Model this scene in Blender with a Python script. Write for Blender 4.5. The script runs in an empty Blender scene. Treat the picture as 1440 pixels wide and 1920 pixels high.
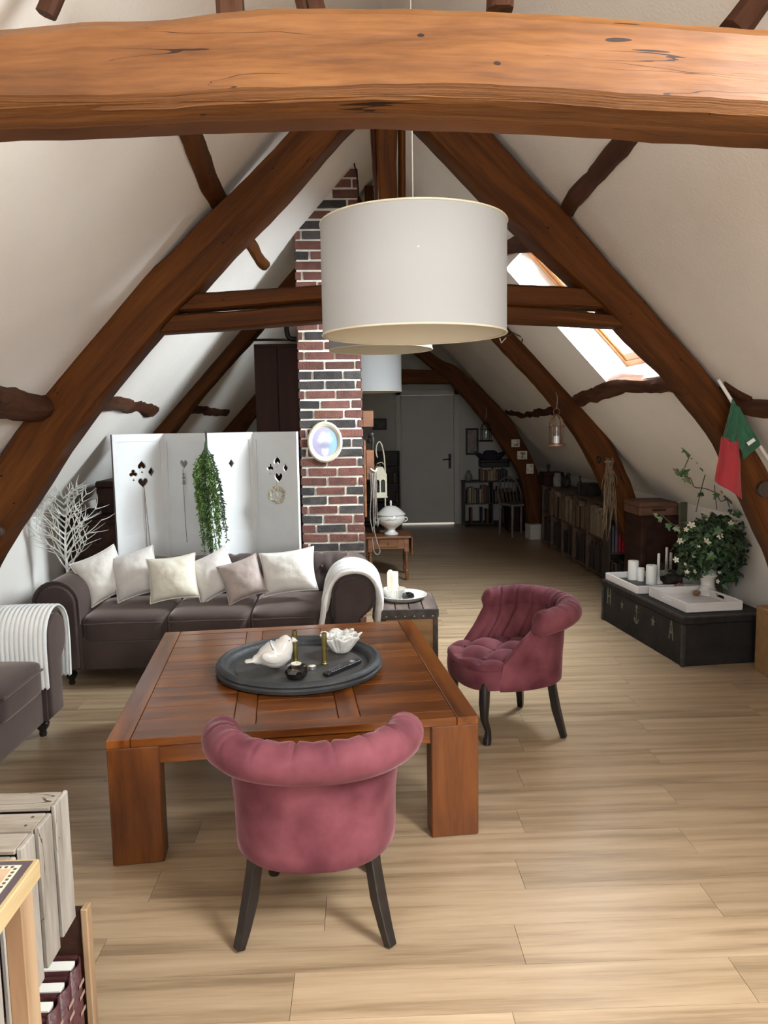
import bpy, bmesh, math, random
from mathutils import Vector, Matrix, noise
random.seed(7)
V = Vector
PI = math.pi
scene = bpy.context.scene
COL = scene.collection

# ------------------------------------------------------------------ camera
F_PX, CX, CY = 1440.0, 720.0, 960.0
CAM = V((0.0, 0.0, 1.6))
_yaw, _pit, _rol = math.radians(1.67), math.radians(6.56), 0.016
FWD = V((math.sin(_yaw)*math.cos(_pit), math.cos(_yaw)*math.cos(_pit), -math.sin(_pit)))
_r0 = V((math.cos(_yaw), -math.sin(_yaw), 0)); _u0 = _r0.cross(FWD)
RGT = _r0*math.cos(_rol) - _u0*math.sin(_rol)
UPV = _u0*math.cos(_rol) + _r0*math.sin(_rol)
cam_data = bpy.data.cameras.new('camera')
cam_data.sensor_fit = 'VERTICAL'; cam_data.sensor_height = 36.0; cam_data.lens = F_PX/1920*36.0
cam_data.clip_start = 0.05
cam = bpy.data.objects.new('camera', cam_data); COL.objects.link(cam)
m3 = Matrix((RGT, UPV, -FWD)).transposed()
cam.matrix_world = Matrix.Translation(CAM) @ m3.to_4x4()
scene.camera = cam

# ------------------------------------------------------------------ world, lights, exposure
scene.view_settings.view_transform = 'Standard'
scene.view_settings.look = 'None'
scene.view_settings.gamma = 1.0
scene.view_settings.use_curve_mapping = False
scene.view_settings.exposure = 0.0
scene.cycles.use_denoising = True
scene.cycles.max_bounces = 10
scene.cycles.diffuse_bounces = 7
scene.cycles.caustics_reflective = False
scene.cycles.caustics_refractive = False
scene.cycles.sample_clamp_indirect = 6.0
world = bpy.data.worlds.new('sky'); scene.world = world; world.use_nodes = True
_b = world.node_tree.nodes['Background']
_b.inputs[0].default_value = (0.80, 0.90, 1.0, 1); _b.inputs[1].default_value = 7.0

def area(name, loc, direction, sx, sy, power, color, spread=PI):
    l = bpy.data.lights.new(name, 'AREA'); l.shape = 'RECTANGLE'; l.size = sx; l.size_y = sy
    l.energy = power; l.color = color; l.spread = spread
    o = bpy.data.objects.new(name, l); COL.objects.link(o); o.location = loc
    o.rotation_euler = V(direction).to_track_quat('-Z', 'Y').to_euler()
    return o

# daylight at the right roof windows; added fill at left slope and gable
XR, ZR, SL = 0.15, 3.70, 1.09            # ridge x, ridge z, roof slope
_n = V((SL, 0, 1)).normalized()          # outward normal of the right slope
def on_slope(side, z, y, off=0.0):
    x = XR + side*(ZR - z)/SL
    return V((x + side*_n.x*off, y, z + _n.z*off))
NEAR_WIN = (1.86, 2.72, -.10, 1.05)      # z0, z1, y0, y1 on the right slope beside the camera
FAR_WIN = (1.86, 2.70, 4.55, 5.68)       # the roof window seen in the picture
ADDED_LEFT_WIN = (1.90, 2.70, -1.30, -0.40)    # unseen opening added on the left slope behind the camera, for fill
L_NEAR, L_FAR, L_LEFT_FILL, P_GABLE_FILL = 240, 310, 105, 90
# name, slope side, window, radiance, colour, lamp distance above the slope, shift along the ridge, lamp size factor
for nm, side, wdw, rad, colr, off, shy, fac in (('daylight_near_roof_window', 1, NEAR_WIN, L_NEAR, (1, .975, .94), .62, 0, 1.5),
                                                ('daylight_far_roof_window', 1, FAR_WIN, L_FAR, (.95, .98, 1), .70, -.45, 1.5),
                                                ('added_fill_left_slope', -1, ADDED_LEFT_WIN, L_LEFT_FILL, (1, .98, .95), .62, 0, 1.5)):  # this last one is an added fill lamp, out of view
    z0, z1, y0, y1 = wdw
    c = on_slope(side, (z0+z1)/2, (y0+y1)/2, off) + V((0, shy, 0))
    sx, sy = (y1-y0)*fac, (z1-z0)/_n.x*fac
    area(nm, c, on_slope(side, (z0+z1)/2, (y0+y1)/2) - c, sx, sy, rad*sx*sy, colr)
area('added_fill_gable', (0.2, -2.42, 1.75), (0, 1, -.05), 1.5, 1.2, P_GABLE_FILL, (1, .97, .93))  # added fill lamp at the unseen gable, facing into the room
area('hall_light_behind_door', (1.1, 12.6, 1.2), (0, -.25, -1), .8, .3, 25, (1, .97, .92))

# ------------------------------------------------------------------ picking points: a pixel and one known plane
def ray(px, py): return FWD + RGT*((px-CX)/F_PX) - UPV*((py-CY)/F_PX)
def at(px, py, y):
    d = ray(px, py); return CAM + d*((y-CAM.y)/d.y)
def gz(px, py, z):
    d = ray(px, py); return CAM + d*((z-CAM.z)/d.z)

# ------------------------------------------------------------------ object helpers
def link(o, parent=None):
    COL.objects.link(o)
    if parent is not None: o.parent = parent
    return o
def tag(o, label=None, cat=None, group=None, kind=None):
    if label: o['label'] = label
    if cat: o['category'] = cat
    if group: o['group'] = group
    if kind: o['kind'] = kind
    return o
def thing(name, label, cat, loc=(0, 0, 0), rz=0.0, group=None):
    o = bpy.data.objects.new(name, None); o.empty_display_size = .05
    o.location = loc; o.rotation_euler = (0, 0, rz); link(o)
    return tag(o, label, cat, group)
def dup(o, parent=None):
    c = o.copy(); COL.objects.link(c); c.parent = parent
    for ch in list(o.children): dup(ch, c)
    return c

class MB:
    """collects faces, becomes ONE mesh object"""
    def __init__(s): s.v = []; s.f = []; s.uv = {}
    def add(s, vs, fs):
        n = len(s.v); s.v += [tuple(v) for v in vs]; s.f += [tuple(i+n for i in f) for f in fs]; return n
    def box(s, c, d, rot=None, taper=1.0):
        hx, hy, hz = d[0]/2, d[1]/2, d[2]/2
        p = [V((x*hx*(taper if z < 0 else 1), y*hy*(taper if z < 0 else 1), z*hz)) for z in (-1, 1) for y in (-1, 1) for x in (-1, 1)]
        if rot is not None: p = [rot @ q for q in p]
        c = V(c)
        s.add([q+c for q in p], [(0, 2, 3, 1), (4, 5, 7, 6), (0, 1, 5, 4), (2, 6, 7, 3), (0, 4, 6, 2), (1, 3, 7, 5)]); return s
    def span(s, a, b):
        a, b = V(a), V(b); return s.box((a+b)/2, b-a)
    def lathe(s, prof, c=(0, 0, 0), n=32, rx=1, ry=1, closed=False, rot=None):
        c = V(c); vs = []; fs = []; k = len(prof)
        for i in range(n):
            a = 2*PI*i/n
            for r, z in prof:
                q = V((r*math.cos(a)*rx, r*math.sin(a)*ry, z))
                if rot is not None: q = rot @ q
                vs.append(q + c)
        for i in range(n):
            j = (i+1) % n
            for t in range(k-1 if not closed else k):
                u = (t+1) % k
                fs.append((i*k+t, j*k+t, j*k+u, i*k+u))
        s.add(vs, fs); return s
    def tube(s, pts, r, n=8, cap=True, squash=1.0):
        pts = [V(p) for p in pts]; m = len(pts)
        rs = r if isinstance(r, (list, tuple)) else [r]*m
        vs = []; fs = []
        up = V((0, 0, 1))
        t0 = (pts[1]-pts[0]).normalized()
        if abs(t0.dot(up)) > .95: up = V((1, 0, 0))
        for i in range(m):
            t = (pts[min(i+1, m-1)] - pts[max(i-1, 0)]).normalized()
            a = t.cross(up)
            if a.length < 1e-4: a = t.cross(V((0, 1, 0)))
            a.normalize(); b = a.cross(t).normalized(); up = b
            for k in range(n):
                an = 2*PI*k/n
                vs.append(pts[i] + a*math.cos(an)*rs[i] + b*math.sin(an)*rs[i]*squash)
        for i in range(m-1):
            for k in range(n):
                k2 = (k+1) % n
                fs.append((i*n+k, i*n+k2, (i+1)*n+k2, (i+1)*n+k))
        if cap:
            fs.append(tuple(range(n))[::-1]); fs.append(tuple((m-1)*n+k for k in range(n)))
        s.add(vs, fs); return s
    def prism(s, poly, y0, y1, plane='xz'):
        """poly of 2D points extruded along the third axis"""
        n = len(poly)
        def mk(p, t):
            return {'xz': (p[0], t, p[1]), 'xy': (p[0], p[1], t), 'yz': (t, p[0], p[1])}[plane]
        vs = [mk(p, y0) for p in poly] + [mk(p, y1) for p in poly]
        fs = [tuple(range(n)), tuple(range(2*n-1, n-1, -1))]
        for i in range(n):
            j = (i+1) % n; fs.append((i, i+n, j+n, j))
        s.add(vs, fs); return s
    def grid(s, nu, nv, fn, closed_u=False):
        vs = [fn(i/(nu-1 if not closed_u else nu), j/(nv-1)) for i in range(nu) for j in range(nv)]
        fs = []
        for i in range(nu if closed_u else nu-1):
            i2 = (i+1) % nu
            for j in range(nv-1):
                fs.append((i*nv+j, i2*nv+j, i2*nv+j+1, i*nv+j+1))
        s.add(vs, fs); return s
    def ball(s, c, r, n=12, m=8, rot=None):
        r = r if isinstance(r, (tuple, list)) else (r, r, r)
        vs = []; fs = []
        for j in range(m+1):
            b = PI*j/m - PI/2
            for i in range(n):
                a = 2*PI*i/n
                q = V((r[0]*math.cos(a)*math.cos(b), r[1]*math.sin(a)*math.cos(b), r[2]*math.sin(b)))
                if rot is not None: q = rot @ q
                vs.append(q + V(c))
        for j in range(m):
            for i in range(n):
                i2 = (i+1) % n; fs.append((j*n+i, j*n+i2, (j+1)*n+i2, (j+1)*n+i))
        s.add(vs, fs); return s
    def mesh(s, name, bevel=0.0, seg=1, smooth=False, solid=0.0, sub=0, angle=None):
        me = bpy.data.meshes.new(name)
        me.from_pydata(s.v, [], s.f); me.update()
        bm = bmesh.new(); bm.from_mesh(me)
        bmesh.ops.remove_doubles(bm, verts=bm.verts, dist=1e-5)
        bmesh.ops.dissolve_degenerate(bm, edges=bm.edges, dist=1e-6)
        bmesh.ops.recalc_face_normals(bm, faces=bm.faces)
        if solid:
            bmesh.ops.solidify(bm, geom=bm.faces, thickness=solid)
        if bevel:
            ed = [e for e in bm.edges if len(e.link_faces) == 2 and e.calc_face_angle(0) > .6]
            bmesh.ops.bevel(bm, geom=ed, offset=bevel, segments=seg, profile=.6, affect='EDGES', clamp_overlap=True)
        if sub:
            bmesh.ops.subdivide_edges(bm, edges=bm.edges, cuts=sub, use_grid_fill=True)
        if smooth:
            for f in bm.faces: f.smooth = True
            if angle:
                for e in bm.edges:
                    if len(e.link_faces) == 2 and e.calc_face_angle(0) > angle: e.smooth = False
        bm.to_mesh(me); bm.free(); me.update()
        return me
    def build(s, name, mat, parent=None, loc=(0, 0, 0), world=False, **kw):
        if world and parent is not None:
            mi = (Matrix.Translation(parent.location) @ parent.rotation_euler.to_matrix().to_4x4()).inverted()
            s.v = [tuple(mi @ V(v)) for v in s.v]
        me = s.mesh(name, **kw)
        o = bpy.data.objects.new(name, me); o.location = loc
        if mat is not None: me.materials.append(mat)
        return link(o, parent)

def put(name, me, parent=None, loc=(0, 0, 0), rot=(0, 0, 0), scale=None):
    o = bpy.data.objects.new(name, me); o.location = loc; o.rotation_euler = rot
    if scale is not None: o.scale = scale if isinstance(scale, (tuple, list)) else (scale,)*3
    return link(o, parent)
def structure(o): o['kind'] = 'structure'; return o
def rz(a): return Matrix.Rotation(a, 3, 'Z')
def rx(a): return Matrix.Rotation(a, 3, 'X')
def ry(a): return Matrix.Rotation(a, 3, 'Y')
def nz(x, y=0, z=0): return noise.noise(V((x, y, z)))
def smooth_pts(pts, n):
    """Catmull-Rom through points, n samples"""
    pts = [V(p) for p in pts]
    seg = [0.0]
    for a, b in zip(pts, pts[1:]): seg.append(seg[-1] + (b-a).length)
    out = []
    for k in range(n):
        d = seg[-1]*k/(n-1); i = 0
        while i < len(pts)-2 and seg[i+1] < d: i += 1
        t = (d-seg[i])/max(1e-9, seg[i+1]-seg[i])
        p0, p1, p2, p3 = pts[max(i-1, 0)], pts[i], pts[i+1], pts[min(i+2, len(pts)-1)]
        out.append(.5*((2*p1) + (p2-p0)*t + (2*p0-5*p1+4*p2-p3)*t*t + (3*p1-p0-3*p2+p3)*t**3))
    return out

# ------------------------------------------------------------------ materials (all procedural)
def newmat(name):
    m = bpy.data.materials.new(name); m.use_nodes = True
    nt = m.node_tree; return m, nt, nt.nodes['Principled BSDF']
def N(nt, t, **kw):
    n = nt.nodes.new(t)
    for k, v in kw.items(): setattr(n, k, v)
    return n
def L(nt, a, b): nt.links.new(a, b)
def sockets(p, rough=.6, metal=0., sheen=0., coat=0., trans=0., spec=None, subs=0.):
    p.inputs['Roughness'].default_value = rough; p.inputs['Metallic'].default_value = metal
    p.inputs['Sheen Weight'].default_value = sheen; p.inputs['Coat Weight'].default_value = coat
    p.inputs['Transmission Weight'].default_value = trans
    if spec is not None: p.inputs['Specular IOR Level'].default_value = spec
def c4(c): return (c[0], c[1], c[2], 1)
def speckle(name, c1, c2, scale=8., rough=.6, bump=0., bscale=60., vary=0., detail=4., lo=.35, hi=.65, **kw):
    """two-tone noise material with fine relief; vary = brightness difference from object to object"""
    m, nt, p = newmat(name); sockets(p, rough, **kw)
    tc = N(nt, 'ShaderNodeTexCoord'); oi = N(nt, 'ShaderNodeObjectInfo')
    mp = N(nt, 'ShaderNodeVectorMath', operation='ADD'); L(nt, tc.outputs['Object'], mp.inputs[0])
    sc = N(nt, 'ShaderNodeMath', operation='MULTIPLY'); sc.inputs[1].default_value = 37.; L(nt, oi.outputs['Random'], sc.inputs[0]); L(nt, sc.outputs[0], mp.inputs[1])
    no = N(nt, 'ShaderNodeTexNoise'); no.inputs['Scale'].default_value = scale; no.inputs['Detail'].default_value = detail; L(nt, mp.outputs[0], no.inputs['Vector'])
    r = N(nt, 'ShaderNodeValToRGB'); r.color_ramp.elements[0].position = lo; r.color_ramp.elements[1].position = hi
    r.color_ramp.elements[0].color = c4(c1); r.color_ramp.elements[1].color = c4(c2); L(nt, no.outputs['Fac'], r.inputs['Fac'])
    out = r.outputs['Color']
    if vary:
        hs = N(nt, 'ShaderNodeHueSaturation'); mr = N(nt, 'ShaderNodeMapRange'); mr.inputs['To Min'].default_value = 1-vary; mr.inputs['To Max'].default_value = 1+vary
        L(nt, oi.outputs['Random'], mr.inputs['Value']); L(nt, mr.outputs[0], hs.inputs['Value']); L(nt, out, hs.inputs['Color']); out = hs.outputs['Color']
    L(nt, out, p.inputs['Base Color'])
    if bump:
        b = N(nt, 'ShaderNodeBump'); b.inputs['Strength'].default_value = bump; b.inputs['Distance'].default_value = .01
        n2 = N(nt, 'ShaderNodeTexNoise'); n2.inputs['Scale'].default_value = bscale; n2.inputs['Detail'].default_value = 5
        L(nt, mp.outputs[0], n2.inputs['Vector']); L(nt, n2.outputs['Fac'], b.inputs['Height']); L(nt, b.outputs[0], p.inputs['Normal'])
    return m
def plain(name, c, rough=.5, **kw):
    m, nt, p = newmat(name); sockets(p, rough, **kw); p.inputs['Base Color'].default_value = c4(c); return m
def wood(name, cols, axis='x', stretch=12., scale=3., rough=.5, bump=.15, vary=.15, uv=False, coat=0., knots=0., cracks=0., fine=.5, spec=None):
    """grained wood: noise drawn out along one axis of the object (or along u of its UV map)"""
    m, nt, p = newmat(name); sockets(p, rough, coat=coat, spec=spec)
    if coat: p.inputs['Coat Roughness'].default_value = .25
    tc = N(nt, 'ShaderNodeTexCoord'); oi = N(nt, 'ShaderNodeObjectInfo')
    sc = N(nt, 'ShaderNodeMath', operation='MULTIPLY'); sc.inputs[1].default_value = 53.; L(nt, oi.outputs['Random'], sc.inputs[0])
    ad = N(nt, 'ShaderNodeVectorMath', operation='ADD'); L(nt, tc.outputs['UV' if uv else 'Object'], ad.inputs[0]); L(nt, sc.outputs[0], ad.inputs[1])
    mp = N(nt, 'ShaderNodeMapping'); L(nt, ad.outputs[0], mp.inputs['Vector'])
    s = [1., 1., 1.]; s['xyz'.index('x' if uv else axis)] = 1./stretch; mp.inputs['Scale'].default_value = s
    n1 = N(nt, 'ShaderNodeTexNoise'); n1.inputs['Scale'].default_value = scale*6; n1.inputs['Detail'].default_value = 6; n1.inputs['Distortion'].default_value = .6
    L(nt, mp.outputs[0], n1.inputs['Vector'])
    n2 = N(nt, 'ShaderNodeTexNoise'); n2.inputs['Scale'].default_value = scale*45; n2.inputs['Detail'].default_value = 4; L(nt, mp.outputs[0], n2.inputs['Vector'])
    mx = N(nt, 'ShaderNodeMath', operation='MULTIPLY_ADD'); L(nt, n2.outputs['Fac'], mx.inputs[0]); mx.inputs[1].default_value = fine*.5
    L(nt, n1.outputs['Fac'], mx.inputs[2])
    sb = N(nt, 'ShaderNodeMath', operation='SUBTRACT'); L(nt, mx.outputs[0], sb.inputs[0]); sb.inputs[1].default_value = fine*.25
    r = N(nt, 'ShaderNodeValToRGB'); e = r.color_ramp.elements
    e[0].position, e[1].position = .30, .72; e[0].color, e[1].color = c4(cols[0]), c4(cols[-1])
    for k, c in enumerate(cols[1:-1]):
        q = e.new(.30 + .42*(k+1)/(len(cols)-1)); q.color = c4(c)
    L(nt, sb.outputs[0], r.inputs['Fac']); out = r.outputs['Color']
    if vary:
        hs = N(nt, 'ShaderNodeHueSaturation'); mr = N(nt, 'ShaderNodeMapRange'); mr.inputs['To Min'].default_value = 1-vary; mr.inputs['To Max'].default_value = 1+vary
        L(nt, oi.outputs['Random'], mr.inputs['Value']); L(nt, mr.outputs[0], hs.inputs['Value']); L(nt, out, hs.inputs['Color']); out = hs.outputs['Color']
    hgt = sb.outputs[0]
    if cracks:
        m2 = N(nt, 'ShaderNodeMapping'); L(nt, ad.outputs[0], m2.inputs['Vector']); s2 = [5.]*3; s2['xyz'.index('x' if uv else axis)] = .55; m2.inputs['Scale'].default_value = s2
        n3 = N(nt, 'ShaderNodeTexNoise'); n3.inputs['Scale'].default_value = 2.2; n3.inputs['Detail'].default_value = 3; n3.inputs['Distortion'].default_value = .4; L(nt, m2.outputs[0], n3.inputs['Vector'])
        ab = N(nt, 'ShaderNodeMath', operation='SUBTRACT'); L(nt, n3.outputs['Fac'], ab.inputs[0]); ab.inputs[1].default_value = .5
        a2 = N(nt, 'ShaderNodeMath', operation='ABSOLUTE'); L(nt, ab.outputs[0], a2.inputs[0])
        n4 = N(nt, 'ShaderNodeTexNoise'); n4.inputs['Scale'].default_value = 1.7; n4.inputs['Detail'].default_value = 2; L(nt, ad.outputs[0], n4.inputs['Vector'])
        w = N(nt, 'ShaderNodeMapRange'); w.inputs['From Min'].default_value = .52; w.inputs['From Max'].default_value = .75; w.inputs['To Min'].default_value = 0; w.inputs['To Max'].default_value = .012*cracks
        L(nt, n4.outputs['Fac'], w.inputs['Value'])
        lt = N(nt, 'ShaderNodeMath', operation='LESS_THAN'); L(nt, a2.outputs[0], lt.inputs[0]); L(nt, w.outputs[0], lt.inputs[1])
        vo = N(nt, 'ShaderNodeTexVoronoi'); vo.inputs['Scale'].default_value = 7; L(nt, ad.outputs[0], vo.inputs['Vector'])
        l2 = N(nt, 'ShaderNodeMath', operation='LESS_THAN'); L(nt, vo.outputs['Distance'], l2.inputs[0]); l2.inputs[1].default_value = .055*knots
        mm = N(nt, 'ShaderNodeMath', operation='MAXIMUM'); L(nt, lt.outputs[0], mm.inputs[0]); L(nt, l2.outputs[0], mm.inputs[1])
        mc = N(nt, 'ShaderNodeMix', data_type='RGBA'); L(nt, mm.outputs[0], mc.inputs[0]); L(nt, out, mc.inputs[6]); mc.inputs[7].default_value = (cols[0][0]*.25, cols[0][1]*.2, cols[0][2]*.2, 1)
        out = mc.outputs[2]
        sb2 = N(nt, 'ShaderNodeMath', operation='SUBTRACT'); L(nt, hgt, sb2.inputs[0]); L(nt, mm.outputs[0], sb2.inputs[1]); hgt = sb2.outputs[0]
    L(nt, out, p.inputs['Base Color'])
    b = N(nt, 'ShaderNodeBump'); b.inputs['Strength'].default_value = bump; b.inputs['Distance'].default_value = .01
    L(nt, hgt, b.inputs['Height']); L(nt, b.outputs[0], p.inputs['Normal'])
    return m

M = {}
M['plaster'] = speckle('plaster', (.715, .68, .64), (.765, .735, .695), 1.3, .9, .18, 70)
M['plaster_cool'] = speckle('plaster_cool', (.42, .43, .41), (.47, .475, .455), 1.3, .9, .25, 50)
M['oak'] = wood('oak_beam', [(.066, .023, .0055), (.118, .044, .011), (.165, .068, .020)], stretch=4.5, scale=1.3, rough=.5, bump=.45, vary=.06, uv=True, cracks=1.0, knots=.8, fine=.7, spec=.25)
M['oak_dark'] = wood('oak_truss', [(.042, .0120, .0018), (.080, .0240, .0034), (.115, .038, .0060)], stretch=7, scale=1.6, rough=.6, bump=.35, vary=.08, uv=True, cracks=.7, knots=1., spec=.15)
M['oak_purlin'] = wood('oak_purlin', [(.036, .013, .0065), (.062, .023, .011), (.095, .041, .022)], stretch=5, scale=2, rough=.65, bump=.5, vary=.12, uv=True, cracks=.8, knots=1., spec=.15)
M['laminate'] = wood('laminate_oak', [(.215, .146, .085), (.345, .243, .150), (.41, .303, .197)], axis='x', stretch=20, scale=3.2, rough=.33, bump=.03, vary=.07, fine=.6)
M['gap'] = plain('dark_underlay', (.10, .07, .04), .8)  # dark floor underlay that shows in the plank joints
# ================================================================== the setting
Y_FRONT, Y_BACK = -2.5, 12.07
XL, XRT = -2.35, 2.72
def zroof(x): return ZR - SL*abs(x-XR)

# floor: every plank near the camera is a piece of its own
fb = MB().span((XL-.1, Y_FRONT, -.06), (XRT+.1, Y_BACK+.9, -.012))
floor = structure(fb.build('floor', M['gap']))
PW, PL_, TH = .183, 1.29, .012
PLANK_END = 6.45
def plank_mesh(w, l): return MB().span((0, 0, 0), (l-.0014, w-.0015, TH)).mesh('plank')
meshes = {}
k0 = 0
y = 1.0
rowi = 0
while y < PLANK_END:
    x = XL - (rowi*0.47 % 1.0)*PL_
    while x < XRT:
        a, b = max(x, XL), min(x+PL_, XRT)
        if b-a > .03:
            key = round(b-a, 3)
            if key not in meshes:
                meshes[key] = plank_mesh(PW, b-a); meshes[key].materials.append(M['laminate'])
            put('plank', meshes[key], floor, (a, y, -TH))
        x += PL_
    y += PW; rowi += 1
PLANK_TOP = y
fs = MB()
y = PLANK_TOP
while y < Y_BACK:                       # beyond, planks are thinner than ten pixels: still boards, joined
    x = XL - (rowi*0.47 % 1.0)*PL_
    while x < XRT:
        a, b = max(x, XL), min(x+PL_, XRT)
        if b-a > .03: fs.span((a, y, -TH), (b-.0016, min(y+PW-.0014, Y_BACK), 0))
        x += PL_
    y += PW; rowi += 1
o = fs.build('far_planks', M['laminate'], floor); o['kind'] = 'stuff'
fs = MB()
y = 1.0-PW
while y > Y_FRONT:
    fs.span((XL, y, -TH), (XRT, y+PW-.0014, 0)); y -= PW
o = fs.build('near_planks', M['laminate'], floor); o['kind'] = 'stuff'

# knee walls, gable walls
structure(MB().span((XL-.15, Y_FRONT, 0), (XL, Y_BACK, zroof(XL)+.10)).build('wall_left', M['plaster']))
structure(MB().span((XRT, Y_FRONT, 0), (XRT+.15, Y_BACK, zroof(XRT)+.10)).build('wall_right', M['plaster']))
DX0, DX1, DZ = .63, 1.48, 2.04
gable = [(XL-.05, 0), (DX0, 0), (DX0, DZ), (DX1, DZ), (DX1, 0), (XRT+.05, 0), (XRT+.05, zroof(XRT)+.05), (XR, ZR+.12), (XL-.05, zroof(XL)+.05)]
bk = MB()
for poly in ([(XL-.05, 0), (DX0, 0), (DX0, zroof(DX0)+.05), (XR, ZR+.12), (XL-.05, zroof(XL)+.05)],
             [(DX0, DZ), (DX1, DZ), (DX1, zroof(DX1)+.05), (DX0, zroof(DX0)+.05)],
             [(DX1, 0), (XRT+.05, 0), (XRT+.05, zroof(XRT)+.05), (DX1, zroof(DX1)+.05)]):
    bk.prism(poly, Y_BACK, Y_BACK+.16)
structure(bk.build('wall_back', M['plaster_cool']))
hall = MB().span((DX0-.3, 13.1, -.01), (DX1+.3, 13.2, 2.4))
structure(hall.build('wall_hall', M['plaster']))
# front gable behind the camera with a window opening added for fill light
WX0, WX1, WZ0, WZ1 = -.55, .95, 1.15, 2.35
fr = MB()
for poly in ([(XL-.05, 0), (WX0, 0), (WX0, zroof(WX0)+.05), (XL-.05, zroof(XL)+.05)],
             [(WX1, 0), (XRT+.05, 0), (XRT+.05, zroof(XRT)+.05), (WX1, zroof(WX1)+.05)],
             [(WX0, 0), (WX1, 0), (WX1, WZ0), (WX0, WZ0)],
             [(WX0, WZ1), (WX1, WZ1), (WX1, zroof(WX1)+.05), (XR, ZR+.12), (WX0, zroof(WX0)+.05)]):
    fr.prism(poly, Y_FRONT-.16, Y_FRONT)
structure(fr.build('wall_front', M['plaster']))
M['frame_white'] = plain('painted_frame', (.75, .74, .72), .4)
wf = MB()
for a, b in (((WX0, WZ0), (WX0+.06, WZ1)), ((WX1-.06, WZ0), (WX1, WZ1)), ((WX0, WZ0), (WX1, WZ0+.06)), ((WX0, WZ1-.06), (WX1, WZ1)), ((.17, WZ0), (.23, WZ1))):
    wf.span((a[0], -2.62, a[1]), (b[0], -2.56, b[1]))
structure(wf.build('added_window_3', M['frame_white']))  # frame of the added window behind the gable fill lamp

# ceiling: two plastered slopes, openings for the roof windows
TH_R = .34
def slope_mesh(side, wins, eave):
    mb = MB()
    zs = sorted(set([zroof(eave)-.12, ZR] + [w[0] for w in wins] + [w[1] for w in wins]))
    ys = sorted(set([Y_FRONT-.1, Y_BACK+.1] + [w[2] for w in wins] + [w[3] for w in wins]))
    def hole(z0, z1, y0, y1):
        return any(z0 >= w[0]-1e-6 and z1 <= w[1]+1e-6 and y0 >= w[2]-1e-6 and y1 <= w[3]+1e-6 for w in wins)
    def pt(z, y, off): return on_slope(side, z, y, off)
    for z0, z1 in zip(zs, zs[1:]):
        for y0, y1 in zip(ys, ys[1:]):
            if hole(z0, z1, y0, y1): continue
            q = [(z0, y0), (z0, y1), (z1, y1), (z1, y0)]
            mb.add([pt(z, y, 0) for z, y in q] + [pt(z, y, TH_R) for z, y in q], [(0, 1, 2, 3), (7, 6, 5, 4)])
    for w in wins:
        q = [(w[0], w[2]), (w[0], w[3]), (w[1], w[3]), (w[1], w[2])]
        for (a, b) in zip(q, q[1:]+q[:1]):
            mb.add([pt(*a, 0), pt(*b, 0), pt(*b, TH_R), pt(*a, TH_R)], [(0, 1, 2, 3)])
    return mb
cl = slope_mesh(1, [NEAR_WIN, FAR_WIN], XRT+.05)
lf = slope_mesh(-1, [ADDED_LEFT_WIN], XL-.05)
cl.add(lf.v, lf.f)
structure(cl.build('ceiling', M['plaster']))

# roof windows: pine frame, sash, pane, blue maker's strip
M['pine_frame'] = wood('pine_frame', [(.45, .20, .07), (.60, .30, .12)], axis='y', stretch=8, scale=2, rough=.4, vary=.05)
def thin_glass(name, tint, gloss=.08, rough=.02):
    m, nt, p = newmat(name); nt.nodes.remove(p)
    t = N(nt, 'ShaderNodeBsdfTransparent'); t.inputs[0].default_value = c4(tint)
    g = N(nt, 'ShaderNodeBsdfGlossy'); g.inputs['Roughness'].default_value = rough
    f = N(nt, 'ShaderNodeFresnel'); f.inputs[0].default_value = 1.45
    ge = N(nt, 'ShaderNodeNewGeometry'); iv = N(nt, 'ShaderNodeMath', operation='SUBTRACT'); iv.inputs[0].default_value = 1; L(nt, ge.outputs['Backfacing'], iv.inputs[1])
    mu = N(nt, 'ShaderNodeMath', operation='MULTIPLY'); L(nt, f.outputs[0], mu.inputs[0]); L(nt, iv.outputs[0], mu.inputs[1])
    x = N(nt, 'ShaderNodeMixShader'); L(nt, mu.outputs[0], x.inputs[0]); L(nt, t.outputs[0], x.inputs[1]); L(nt, g.outputs[0], x.inputs[2])
    L(nt, x.outputs[0], nt.nodes['Material Output'].inputs[0]); return m
M['pane'] = thin_glass('window_pane', (.93, .96, .97))
M['blue'] = plain('blue_strip', (.05, .13, .42), .4)
M['white_paint'] = speckle('white_paint', (.72, .72, .70), (.78, .78, .76), 3, .45)
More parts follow.
